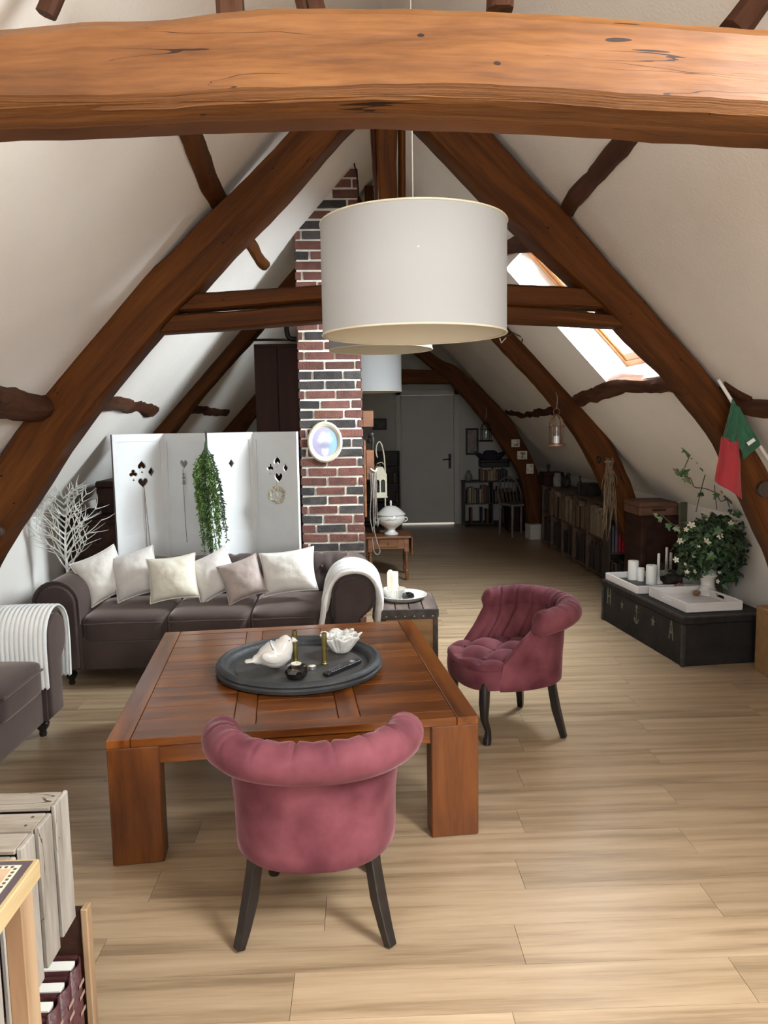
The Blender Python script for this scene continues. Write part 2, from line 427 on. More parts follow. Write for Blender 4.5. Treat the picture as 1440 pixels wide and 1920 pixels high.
def roof_window(name, side, w):
    z0, z1, y0, y1 = w
    def P(u, v, off):    # u along y 0..1, v up the slope 0..1
        return on_slope(side, z0+(z1-z0)*v, y0+(y1-y0)*u, off)
    def bar(mb, u0, u1, v0, v1, o0, o1):
        vs = [P(u, v, o) for o in (o0, o1) for v in (v0, v1) for u in (u0, u1)]
        mb.add(vs, [(0, 2, 3, 1), (4, 5, 7, 6), (0, 1, 5, 4), (2, 6, 7, 3), (0, 4, 6, 2), (1, 3, 7, 5)])
    def ring(u0, u1, v0, v1, du, dv, o0, o1):
        mb = MB()
        bar(mb, u0, u0+du, v0, v1, o0, o1); bar(mb, u1-du, u1, v0, v1, o0, o1)
        bar(mb, u0+du, u1-du, v0, v0+dv, o0, o1); bar(mb, u0+du, u1-du, v1-dv, v1, o0, o1); return mb
    fr = structure(ring(.0, 1., .0, 1., .04, .04, .19, .25).build(name, M['pine_frame']))
    ring(.04, .96, .04, .96, .045, .05, .20, .245).build('sash', M['pine_frame'], fr)
    mb = MB(); bar(mb, .085, .915, .09, .91, .22, .226); mb.build('pane', M['pane'], fr)
    ln_ = MB()
    for a in (((.0, .0), (1., .0)), ((.0, 1.), (1., 1.)), ((0, 0), (0, 1)), ((1, 0), (1, 1))):
        (u0, v0), (u1, v1) = a; e = .004; du = e*(1 if u0 == 0 else -1) if u0 == u1 else 0; dv = e*(1 if v0 == 0 else -1) if v0 == v1 else 0
        vs = [P(u0, v0, .001), P(u1, v1, .001), P(u1, v1, .19), P(u0, v0, .19)]; ws = [P(u0+du, v0+dv, .001), P(u1+du, v1+dv, .001), P(u1+du, v1+dv, .19), P(u0+du, v0+dv, .19)]
        ln_.add(vs+ws, [(0, 1, 2, 3), (7, 6, 5, 4), (0, 4, 5, 1), (1, 5, 6, 2), (2, 6, 7, 3), (3, 7, 4, 0)])
    ln_.build('reveal_lining', M['lining_white'], fr)
    return fr, bar
M['lining_white'] = plain('lining_white', (.86, .86, .84), .6)
win, bar = roof_window('window_1', 1, FAR_WIN)
mb = MB(); bar(mb, .76, .91, .50, .87, .205, .218); mb.build('blind_strip', M['white_paint'], win)
mb = MB(); bar(mb, .80, .87, .53, .83, .199, .2049); o = mb.build('blue_label', M['blue'], win)
roof_window('window_2', 1, NEAR_WIN)
roof_window('added_window_4', -1, ADDED_LEFT_WIN)  # added window, unseen, goes with the left fill lamp

# door in the far gable
M['door'] = speckle('door_paint', (.45, .45, .43), (.49, .49, .47), 2, .5)
M['black_iron'] = speckle('black_iron', (.012, .012, .013), (.03, .03, .03), 20, .45, metal=.6)
door = structure(MB().span((DX0+.012, Y_BACK+.03, .022), (DX1-.012, Y_BACK+.075, DZ-.01)).build('door_1', M['door'], bevel=.004))
jm = MB()
for a, b in (((DX0-.07, 0), (DX0+.01, DZ+.07)), ((DX1-.01, 0), (DX1+.07, DZ+.07)), ((DX0-.07, DZ-.008), (DX1+.07, DZ+.07))):
    jm.span((a[0], Y_BACK-.018, a[1]), (b[0], Y_BACK+.12, b[1]))
structure(jm.build('trim_1', M['door'], bevel=.004))
hx = DX1-.075
MB().span((hx-.022, Y_BACK+.018, .88), (hx+.022, Y_BACK+.0305, 1.11)).build('handle_plate', M['black_iron'], door, bevel=.004)
MB().tube([(hx, Y_BACK+.02, 1.03), (hx, Y_BACK-.03, 1.03), (hx-.02, Y_BACK-.035, 1.03), (hx-.12, Y_BACK-.035, 1.025)], .009, 8).build('handle', M['black_iron'], door, smooth=True)

# ================================================================== timber frame
def timber(name, hi, lo, y, thick, mat, parent, seed=0, rough=.006, ns=None, cham=.012, nd=6, taper=None, dy=None):
    """a hewn timber: outline on its front face (two edges, from pixels at depth y), extruded backwards"""
    H = [at(px, py, y) for px, py in hi]; Lw = [at(px, py, y) for px, py in lo]
    return timber_w(name, H, Lw, thick, mat, parent, seed, rough, ns, cham, nd, dy)
def timber_w(name, H, Lw, thick, mat, parent, seed=0, rough=.006, ns=None, cham=.012, nd=6, dy=None):
    ln = sum((V(b)-V(a)).length for a, b in zip(H, H[1:]))
    ns = ns or max(4, int(ln/.06))
    H = smooth_pts(H, ns); Lw = smooth_pts(Lw, ns)
    vs, uv = [], []
    m = 2*(nd+1) + 4
    dist = 0
    for i in range(ns):
        if i: dist += ((H[i]+Lw[i])/2 - (H[i-1]+Lw[i-1])/2).length
        h, l = H[i], Lw[i]; w = (h-l).length; ax = (h-l)/max(w, 1e-6)
        ring = []
        for k in range(nd+1):
            t = k/nd; ring.append((l.lerp(h, t), 0.0, 0.0))
        ring = [(l + ax*(cham + (w-2*cham)*k/nd), 0.0) for k in range(nd+1)]
        ring += [(h, cham), (h, thick-cham)]
        ring += [(l + ax*(cham + (w-2*cham)*(nd-k)/nd), thick) for k in range(nd+1)]
        ring += [(l, thick-cham), (l, cham)]
        per = 0
        for k, (p, d) in enumerate(ring):
            q = p + V((0, d, 0))
            n1 = noise.noise_vector(q*3.1 + V((seed*7.3, 0, 0)))*rough*1.2 + noise.noise_vector(q*13 + V((0, seed*3.1, 0)))*rough*.5
            vs.append(q + n1); uv.append((dist+seed*1.7, k/len(ring)*(2*w+2*thick)))
    fs = []
    for i in range(ns-1):
        for k in range(m):
            k2 = (k+1) % m; fs.append((i*m+k, (i+1)*m+k, (i+1)*m+k2, i*m+k2))
    fs.append(tuple(range(m))); fs.append(tuple((ns-1)*m+k for k in range(m-1, -1, -1)))
    return uvmesh(name, vs, fs, uv, mat, parent)
def uvmesh(name, vs, fs, uv, mat, parent):
    if parent is not None:
        mi = (Matrix.Translation(parent.location) @ parent.rotation_euler.to_matrix().to_4x4()).inverted()
        vs = [mi @ V(v) for v in vs]
    me = bpy.data.meshes.new(name); me.from_pydata([tuple(v) for v in vs], [], fs)
    ul = me.uv_layers.new(name='grain')
    for li, lp in enumerate(me.loops): ul.data[li].uv = uv[lp.vertex_index]
    bm = bmesh.new(); bm.from_mesh(me); bmesh.ops.recalc_face_normals(bm, faces=bm.faces)
    for f in bm.faces: f.smooth = True
    for e in bm.edges:
        if len(e.link_faces) == 2 and e.calc_face_angle(0) > .7: e.smooth = False
    bm.to_mesh(me); bm.free()
    me.materials.append(mat)
    return link(bpy.data.objects.new(name, me), parent)
def log(name, pts, a, b, mat, parent=None, seed=0, up=(0, 0, 1), rough=.012, n=12, ns=None):
    """an irregular round-edged timber along points; a, b half sizes across and along up"""
    ln = sum((V(q)-V(p)).length for p, q in zip(pts, pts[1:]))
    ns = ns or max(5, int(ln/.07)); P = smooth_pts(pts, ns)
    vs, uv = [], []; d = 0
    for i in range(ns):
        if i: d += (P[i]-P[i-1]).length
        t = (P[min(i+1, ns-1)]-P[max(0, i-1)]).normalized(); s1 = t.cross(V(up)).normalized(); u1 = s1.cross(t)
        for k in range(n):
            an = 2*PI*k/n; cx_, cy_ = math.cos(an), math.sin(an)
            sq = 1/max(abs(cx_), abs(cy_))**.78
            q = P[i] + s1*cx_*a*sq + u1*cy_*b*sq
            q = q + noise.noise_vector(q*4 + V((seed*5.1, 0, 0)))*rough*1.6 + noise.noise_vector(q*14)*rough*.6
            vs.append(q); uv.append((d+seed*2.3, k/n*4*(a+b)))
    fs = [(i*n+k, (i+1)*n+k, (i+1)*n+(k+1) % n, i*n+(k+1) % n) for i in range(ns-1) for k in range(n)]
    fs.append(tuple(range(n))); fs.append(tuple((ns-1)*n+k for k in range(n-1, -1, -1)))
    return uvmesh(name, vs, fs, uv, mat, parent)

Y0, Y1, Y2, Y3 = 1.33, 4.05, 6.85, 10.4
# the big beam across the top of the picture
hi = [(-520, 62), (-250, 48), (0, 38), (120, 26), (300, 22), (480, 10), (700, 2), (900, 10), (1100, 22), (1300, 38), (1440, 47), (1700, 60), (1990, 72)]
lo = [(-520, 212), (-250, 205), (0, 200), (200, 192), (400, 190), (600, 184), (800, 178), (1000, 182), (1200, 195), (1440, 214), (1700, 222), (1990, 230)]
beam = thing('ceiling_beam', 'massive honey brown oak beam spanning the whole room across the top of the picture', 'beam', (0.2, Y0, 2.1))
timber('beam_body', hi, lo, Y0, .13, M['oak'], beam, 1, .007, 60, .018, 10)
# lower, hewn-back edge of the same timber
hi2 = [(x, y-6) for x, y in lo]
lo2 = [(-520, 262), (-250, 254), (0, 241), (130, 236), (330, 229), (560, 222), (720, 221), (900, 226), (1080, 234), (1250, 246), (1440, 256), (1700, 268), (1990, 280)]
H = [at(px, py, Y0+.004) for px, py in hi2]; Lw = [at(px, py, Y0+.055) for px, py in lo2]
timber_w('beam_underside', H, Lw, .07, M['oak'], beam, 2, .005, 60, .01, 5)

t1 = thing('roof_truss', 'nearest oak roof truss, with curved rafters and a split collar in front of the chimney', 'truss', (XR, Y1, 0))
timber('rafter', [(640, 140), (558, 228), (480, 309), (400, 388), (330, 458), (200, 590), (80, 735), (40, 790), (0, 850), (-60, 950), (-120, 1070), (-170, 1230), (-190, 1400)],
       [(765, 130), (655, 228), (555, 342), (450, 450), (380, 528), (285, 630), (165, 775), (100, 868), (40, 962), (0, 1024), (-45, 1110), (-80, 1230), (-95, 1400)], Y1, .20, M['oak_dark'], t1, 3, .008)
timber('rafter', [(815, 130), (905, 228), (985, 318), (1065, 398), (1160, 510), (1240, 600), (1340, 713), (1368, 755), (1402, 815), (1440, 885), (1500, 1000), (1560, 1130), (1600, 1400)],
       [(690, 130), (785, 228), (868, 315), (955, 402), (1095, 538), (1175, 616), (1265, 708), (1355, 818), (1390, 890), (1440, 1000), (1475, 1080), (1500, 1200), (1520, 1400)], Y1, .20, M['oak_dark'], t1, 4, .008)
timber('collar_beam', [(370, 549), (480, 541), (600, 533), (780, 528), (955, 532), (1050, 535), (1128, 541)], [(332, 583), (480, 572), (600, 563), (780, 560), (955, 571), (1050, 575), (1150, 580)], Y1+.03, .13, M['oak_dark'], t1, 5, .005)
timber('collar_beam', [(328, 589), (480, 578), (600, 569), (780, 567), (955, 574), (1050, 579), (1160, 590)], [(298, 624), (480, 611), (600, 601), (780, 596), (955, 603), (1050, 607), (1170, 613)], Y1+.03, .14, M['oak_dark'], t1, 6, .005)
timber('king_post', [(700, 150), (706, 240), (710, 380), (712, 540)], [(747, 150), (746, 240), (744, 380), (742, 540)], Y1+.02, .16, M['oak_dark'], t1, 7, .006)
timber('post_strut', [(694, 150), (695, 240), (704, 380), (706, 540)], [(704, 150), (706, 240), (709, 380), (712, 540)], Y1+.06, .14, M['oak_purlin'], t1, 8, .003)
timber('post_strut', [(748, 150), (749, 240), (748, 380), (746, 540)], [(762, 150), (761, 240), (760, 380), (759, 540)], Y1+.06, .14, M['oak_dark'], t1, 9, .003)
M['peg'] = speckle('dark_peg', (.03, .018, .012), (.06, .035, .022), 12, .7)
def peg(px, py, y, r, parent):
    c = at(px, py, y); MB().tube([c+V((0, .05, 0)), c+V((0, -.03, 0)), c+V((0, -.036, 0))], [r, r, r*.8], 10).build('peg', M['peg'], parent, world=True, smooth=True, angle=.6)
peg(0, 996, Y1, .030, t1); peg(1432, 917, Y1, .045, t1)

t2 = thing('roof_truss', 'middle oak roof truss beyond the chimney, a lantern hung on its right rafter', 'truss', (XR, Y2, 0))
timber('rafter', [(672, 362), (620, 405), (560, 468), (505, 532), (435, 611), (350, 697), (275, 775), (215, 850), (175, 930), (150, 1050), (140, 1120)], [(690, 400), (660, 425), (600, 492), (545, 550), (490, 612), (410, 704), (327, 805), (275, 885), (240, 960), (214, 1050), (205, 1120)], Y2, .2, M['oak_dark'], t2, 10, .008)
timber('rafter', [(705, 345), (770, 405), (860, 505), (955, 617), (1020, 680), (1090, 750), (1145, 825), (1178, 890), (1203, 955), (1237, 1017), (1250, 1060), (1262, 1095)], [(690, 385), (720, 418), (800, 500), (895, 600), (940, 648), (1010, 722), (1070, 798), (1110, 862), (1145, 940), (1180, 1020), (1200, 1062), (1212, 1095)], Y2, .18, M['oak_dark'], t2, 11, .008)
timber('king_post', [(684, 348), (684, 420), (684, 520)], [(700, 348), (700, 420), (700, 520)], Y2, .12, M['oak_dark'], t2, 12, .003)

t3 = thing('roof_truss', 'farthest oak roof truss by the white door, small pictures on its right rafter', 'truss', (XR, Y3, 0))
timber('rafter', [(690, 560), (815, 665), (860, 690), (905, 732), (946, 773), (974, 813), (1010, 891), (1030, 972), (1035, 1018)], [(690, 590), (790, 672), (818, 695), (854, 726), (904, 785), (945, 842), (978, 900), (990, 975), (995, 1018)], Y3, .2, M['oak_dark'], t3, 13, .008)
timber('rafter', [(690, 560), (560, 640), (475, 722), (440, 760), (400, 815), (375, 890), (370, 1018)], [(690, 590), (585, 670), (515, 740), (475, 785), (440, 840), (415, 900), (410, 1018)], Y3, .2, M['oak_dark'], t3, 14, .008)
timber('collar_beam', [(540, 694), (690, 692), (857, 694)], [(520, 720), (690, 720), (885, 719)], Y3+.03, .15, M['oak_dark'], t3, 15, .004)

# purlins lying in the roof slopes
def slope_pt(px, py, off=0.0):
    side = 1 if px > 690 else -1
    d = ray(px, py); t = (ZR + SL*side*XR - CAM.z)/(d.z + SL*side*d.x); p = CAM + d*t
    return p + V((side*_n.x, 0, _n.z))*off
def purlin(label, pix, a, b, seed, ext=None, rough=.012, mat='oak_purlin'):
    pts = [slope_pt(*p, .02) for p in pix]
    if ext: pts = [V(e) for e in ext[0]] + pts + [V(e) for e in ext[1]]
    side = 1 if pix[0][0] > 690 else -1
    o = log('purlin', pts, a, b, M[mat], None, seed, (side*_n.x, 0, _n.z), rough)
    return tag(o, label, 'beam')
purlin('crooked upper purlin on the left slope between the big beam and the nearest truss', [(318, 180), (350, 232), (372, 290), (395, 350), (418, 388)], .055, .045, 1, rough=.006, mat='oak_dark')
purlin('short stub of upper purlin on the left slope behind the nearest truss', [(455, 432), (470, 458), (490, 490), (499, 499)], .042, .04, 2, rough=.005, mat='oak_dark')
purlin('crooked upper purlin on the right slope between the big beam and the nearest truss', [(1230, 200), (1178, 255), (1120, 325), (1075, 372), (1062, 392)], .045, .05, 3)
purlin('upper purlin above the roof window, half hidden by the lamp', [(1004, 452), (960, 459), (925, 478), (880, 520)], .06, .06, 4)
purlin('bowed lower purlin along the sill of the roof window', [(1290, 728), (1262, 722), (1215, 722), (1165, 724), (1120, 738), (1085, 750)], .065, .05, 5)
purlin('thin wavy lower purlin on the right slope between the middle and farthest trusses', [(1055, 768), (1030, 770), (985, 778), (950, 772)], .05, .04, 6, rough=.02)
purlin('short broken end of purlin by the lantern at the far gable', [(915, 778), (895, 785), (886, 784)], .06, .05, 7, rough=.02)
purlin('thick lower purlin on the right slope reaching the picture edge by the flag', [(1352, 735), (1390, 754), (1440, 760), (1560, 768)], .045, .075, 8)
purlin('short dark timber end above the purlin by the flag pole', [(1360, 722), (1385, 738), (1412, 752)], .04, .04, 9, rough=.006)
purlin('knotty lower purlin on the left slope at the left picture edge', [(-120, 735), (-30, 742), (30, 752), (78, 762)], .075, .085, 10, rough=.02)
purlin('thin lower purlin on the left slope between the nearest and middle trusses', [(180, 754), (225, 756), (262, 764), (292, 770)], .055, .045, 11, rough=.016)
purlin('thin lower purlin on the left slope between the middle and farthest trusses', [(330, 766), (370, 768), (400, 772), (425, 774)], .05, .045, 12, rough=.012)
o = log('brace', [at(46, 772, 4.2), at(20, 820, 4.2), at(-30, 905, 4.2), at(-80, 990, 4.2)], .075, .075, M['oak_purlin'], None, 13, (0, 1, 0), .008)
tag(o, 'short brown brace leaning beside the left rafter at the left picture edge', 'beam')
# ends of struts showing above the big beam
for k, (p, q, a, lab) in enumerate((((118, -60), (84, 30), .022, 'thin dark strut above the big beam at the top left'),
                               ((425, -60), (432, 40), .032, 'pale worn strut end above the big beam left of the middle'),
                               ((560, -60), (592, 40), .032, 'dark split strut end above the big beam left of the middle'),
                               ((938, -60), (936, 20), .03, 'dark strut end above the middle of the big beam'),
                               ((1450, -40), (1370, 60), .035, 'dark purlin end above the big beam at the top right'))):
    o = log('strut', [at(*p, 1.95), at(*q, 1.95)], a, a, M['oak_purlin'], None, 20+k, (0, 1, 0), .004)
    tag(o, lab, 'beam')
# ================================================================== coffee table
M['table_wood'] = wood('table_wood', [(.060, .0145, .0022), (.130, .036, .0052), (.215, .070, .011)], axis='x', stretch=9, scale=2.2, rough=.28, bump=.10, vary=.22, coat=.12, fine=.5)
M['table_wood_y'] = wood('table_wood_lengthwise', [(.065, .016, .0025), (.135, .038, .0055), (.20, .064, .010)], axis='y', stretch=9, scale=2.2, rough=.28, bump=.10, vary=.2, coat=.12, fine=.5)
M['table_wood_z'] = wood('table_wood_upright', [(.055, .0135, .0022), (.110, .0305, .0045), (.160, .049, .008)], axis='z', stretch=9, scale=2.2, rough=.38, bump=.10, vary=.1, coat=.1, fine=.5)
TZ = .48
table = thing('coffee_table', 'large square reddish wooden coffee table carrying a round black tray', 'table', (-.330, 3.49, 0), math.radians(6.0))
HX, HY, TT = .69, .74, .032
def tb(name, x0, x1, y0, y1, z0=TZ-TT, z1=TZ, mat='table_wood', dz=0.0):
    w, d, h = x1-x0-.0022, y1-y0-.0022, z1-z0
    me = MB().box((0, 0, 0), (w, d, h)).mesh(name, bevel=.0022)
    me.materials.append(M[mat])
    return put(name, me, table, ((x0+x1)/2, (y0+y1)/2, (z0+z1)/2+dz))
BW, SW = .085, .085
tb('border_board', -HX, -HX+BW, -HY, HY, mat='table_wood_y'); tb('border_board', HX-BW, HX, -HY, HY, mat='table_wood_y')
xi0, xi1 = -HX+BW, HX-BW
tb('rail_board', xi0, xi1, -HY, -HY+.075); tb('rail_board', xi0, xi1, HY-.075, HY)
s1x, s2x = xi0+(xi1-xi0)*.335, xi0+(xi1-xi0)*.665
for sx in (s1x, s2x): tb('strip_board', sx-SW/2, sx+SW/2, -HY+.075, HY-.075, mat='table_wood_y')
for (a, b) in ((xi0, s1x-SW/2), (s1x+SW/2, s2x-SW/2), (s2x+SW/2, xi1)):
    nb = 11; yy = -HY+.075; st = (2*HY-.15)/nb
    for k in range(nb): tb('top_board', a, b, yy+k*st, yy+(k+1)*st, dz=random.uniform(-.0012, .0))
MB().span((-HX+.02, -HY+.02, TZ-TT-.012), (HX-.02, HY-.02, TZ-TT-.0005)).build('underboard', M['table_wood'], table)
for sx in (-1, 1):
    for sy in (-1, 1):
        o = MB().box((0, 0, 0), (.185, .10, TZ-TT-.001)).build('leg', M['table_wood_z'], table, (sx*(HX-.0925-.001), sy*(HY-.051), (TZ-TT)/2-.0005), bevel=.004)
for sy in (-1, 1): MB().box((0, 0, 0), (2*HX-0.342, 0.031, .07)).build('apron', M['table_wood'], table, (0, sy*(HY-.03), TZ-TT-.036), bevel=.002)
for sx in (-1, 1): MB().box((0, 0, 0), (.035, 2*HY-.204, .07)).build('apron', M['table_wood_y'], table, (sx*(HX-.03), 0, TZ-TT-.036), bevel=.002)

# ================================================================== pink tub chairs
M['velvet'] = speckle('pink_velvet', (.082, .0195, .027), (.168, .050, .063), 6, .8, .08, 300, spec=.15, sheen=.22, lo=.34, hi=.64)
M['velvet'].node_tree.nodes['Principled BSDF'].inputs['Sheen Tint'].default_value = (1, .62, .66, 1)
M['velvet'].node_tree.nodes['Principled BSDF'].inputs['Sheen Roughness'].default_value = .35
M['ebony'] = speckle('black_lacquer', (0.007, 0.006, .006), (0.015, 0.011, .011), 20, .25)
def plan(th, a, b, e=2.4):
    s_, c_ = math.sin(th), math.cos(th)
    r = (abs(s_/a)**e + abs(c_/b)**e)**(-1/e)
    return r*s_, -r*c_
def tub_chair(label, loc, rzz):
    t = thing('tub_chair', label, 'chair', loc, rzz, 'pink velvet tub chairs at the coffee table')
    prof = [(-.012, .282), (-.002, .292), (0, .33), (.002, .42), (.008, .49), (.010, .55), (.008, .583)]
    for k in range(15):
        ph = math.radians(-75 + k*20.5); prof.append((.036+.060*math.cos(ph), .642+.060*math.sin(ph)))
    prof += [(-.036, .585), (-.056, .52), (-.068, .45), (-.07, .38), (-.065, .33)]
    npf = len(prof); i_roll0, i_roll1 = 7, 21
    vs = []; NU = 161
    def ext(z):
        u = min(1, max(0, (z-.38)/.22)); u = u*u*(3-2*u)
        return math.radians(122 + (86-122)*u)
    for i in range(NU):
        s = -1 + 2*i/(NU-1)
        for k, (off, z) in enumerate(prof):
            th = s*ext(z)
            x, y = plan(th, .258, .282)
            d = V((x, y, 0)).normalized()
            g = 0.0
            if k >= 9:
                q = s*4.6+.3; fr_ = q-round(q)
                amt = .010 if k <= i_roll1 else .014
                g = -amt*math.exp(-(fr_/.06)**2) + .005*math.cos(fr_*PI)
                g *= min(1, max(0, (k-11)/4))
            edge = max(0, (abs(s)-.93)/.07)
            if i_roll0 <= k <= i_roll1:
                cz = .642; co = .036; sh = 1 - .35*edge*edge
                off2 = co + (off-co)*sh; z2 = cz + (z-cz)*sh
                # groove inwards towards the roll centre
                dx, dz = off2-co, z2-cz; l = math.hypot(dx, dz)
                off2 = co + dx*(l+g)/l; z2 = cz + dz*(l+g)/l
            else:
                off2, z2 = off + (-g if k > i_roll1 else 0)*1.0, z
            z2 -= .02*max(0, abs(s)-.55)/.45 if z > .5 else 0
            vs.append(V((x, y, z2)) + d*off2)
    fs = []
    for i in range(NU-1):
        for k in range(npf):
            k2 = (k+1) % npf; fs.append((i*npf+k, (i+1)*npf+k, (i+1)*npf+k2, i*npf+k2))
    for e0, e1 in ((0, 1), (NU-1, NU-2)):        # rounded front edges of the wings
        half = npf//2; base = len(vs)
        for k in range(half):
            a, b = vs[e0*npf+k], vs[e0*npf+npf-1-k]
            t_ = ((a-vs[e1*npf+k])+(b-vs[e1*npf+npf-1-k])).normalized()
            vs.append((a+b)/2 + t_*min(.022, .45*(a-b).length))
        for k in range(half-1):
            fs.append((e0*npf+k, e0*npf+k+1, base+k+1, base+k)); fs.append((e0*npf+npf-1-k, e0*npf+npf-2-k, base+k+1, base+k))
        fs.append((e0*npf+half-1, e0*npf+half, base+half-1)); fs.append((e0*npf+half, e0*npf+half+1, base+half-1)); fs.append((e0*npf, e0*npf+npf-1, base))
    mb = MB(); mb.add(vs, fs); mb.build('backrest', M['velvet'], t, smooth=True, angle=.9)
    # seat band
    SX, SY, SC = 0.239, 0.245, .040
    def rim(a, k=1.0): 
        s_, c_ = math.sin(a), math.cos(a); r = (abs(s_/SX)**3.2 + abs(c_/SY)**3.2)**(-1/3.2)
        return r*s_*k, SC + r*c_*k
    nb = 72
    def bandf(u, v):
        x, y = rim(u*2*PI, .985 + .02*math.sin(v*PI)); return V((x, y, .292 + .098*v))
    mb = MB().grid(nb, 6, bandf, closed_u=True)
    mb.add([V((*rim(2*PI*i/nb, .985), .292)) for i in range(nb)], [tuple(range(nb))])
    mb.build('seat_band', M['velvet'], t, smooth=True, angle=.9)
    # tufted seat cushion
    bt = []
    def seatz(x, y):
        u, v = (x/.115 + (y-.06)/.115)/2, (x/.115 - (y-.06)/.115)/2
        tu = (abs(math.sin(PI*u))*abs(math.sin(PI*v)))**.45
        return tu
    def cush(u, v):
        k = v; x, y = rim(u*2*PI, min(1.0, .02+.98*k)*1.0)
        e = (1-k**5)**.5 if k < 1 else 0
        bul = 1.02 if .9 < k < .999 else 1.0
        tu = seatz(x, y); w = min(1, (1-k)/.16)
        return V((x*bul, SC+(y-SC)*bul, .392 + .066*e - .046*(1-tu)*w))
    MB().grid(120, 34, cush, closed_u=True).build('seat_cushion', M['velvet'], t, smooth=True)
    bb = MB().ball((0, 0, 0), (0.009, 0.009, .006), 8, 5).mesh('button', smooth=True); bb.materials.append(M['velvet'])
    for iu in range(-3, 4):
        for iv in range(-3, 4):
            x, y = (iu+iv)*.115, .06 + (iu-iv)*.115
            if abs(x) < .2 and -.12 < y < .27: put('button', bb, t, (x, y, .425))
    for sx in (-1, 1):
        pts = [(sx*.175, -.165, .33), (sx*.183, -.172, .25), (sx*.198, -.185, .15), (sx*.218, -.202, .06), (sx*.233, -.212, .004)]
        MB().tube(pts, [0.029, 0.027, .028, .024, .021], 4, squash=1).build('leg', M['ebony'], t, bevel=.003)
        pts = [(sx*.185, .205, .33), (sx*.188, .208, .27), (sx*.192, .212, .22), (sx*.190, .210, .14), (sx*0.171, 0.181, .07), (sx*0.175, 0.187, .025), (sx*0.177, 0.190, .004)]
        MB().tube(pts, [0.028, 0.027, .027, .020, .0155, .021, .020], 12).build('leg', M['ebony'], t, smooth=True, angle=.9)
    return t
tub_chair('pink velvet tub chair seen from behind in front of the coffee table', (-.166, 2.41, 0), math.radians(-1))
tub_chair('pink velvet tub chair with buttoned seat, beside the right edge of the coffee table', (.735, 3.875, 0), math.radians(106))

# ================================================================== brown chesterfield sofas
M['suede'] = speckle('brown_suede', (0.028, 0.016, .014), (0.053, 0.033, .030), 5, .8, .12, 220, sheen=.45, lo=.3, hi=.72)
M['suede'].node_tree.nodes['Principled BSDF'].inputs['Sheen Tint'].default_value = (.72, .58, .52, 1)
M['suede'].node_tree.nodes['Principled BSDF'].inputs['Sheen Roughness'].default_value = .4
def superbox(mb, c, h, e=.28, n=28, m=18, dome=0.0):
    def sp(v, p): return math.copysign(abs(v)**p, v)
    vs, fs = [], []
    for j in range(m+1):
        b = PI*j/m - PI/2
        for i in range(n):
            a = 2*PI*i/n
            x = h[0]*sp(math.cos(a), e)*sp(math.cos(b), e); y = h[1]*sp(math.sin(a), e)*sp(math.cos(b), e); z = h[2]*sp(math.sin(b), e)
            if z > 0: z += dome*(1-(x/h[0])**2)*(1-(y/h[1])**2)
            vs.append(V((x, y, z)) + V(c))
    for j in range(m):
        for i in range(n): fs.append((j*n+i, j*n+(i+1) % n, (j+1)*n+(i+1) % n, (j+1)*n+i))
    mb.add(vs, fs); return mb
def arm_profile(side, x_in):
    cx_, cz_, r = .135, .535, .135
    pts = [(0, .11), (0, .40)]
    for k in range(17):
        a = math.radians(172 - k*14.5); pts.append((cx_+r*math.cos(a), cz_+r*math.sin(a)))
    pts += [(.175, .39), (.175, .11)]
    return [(x_in + side*px_, pz) for px_, pz in pts]
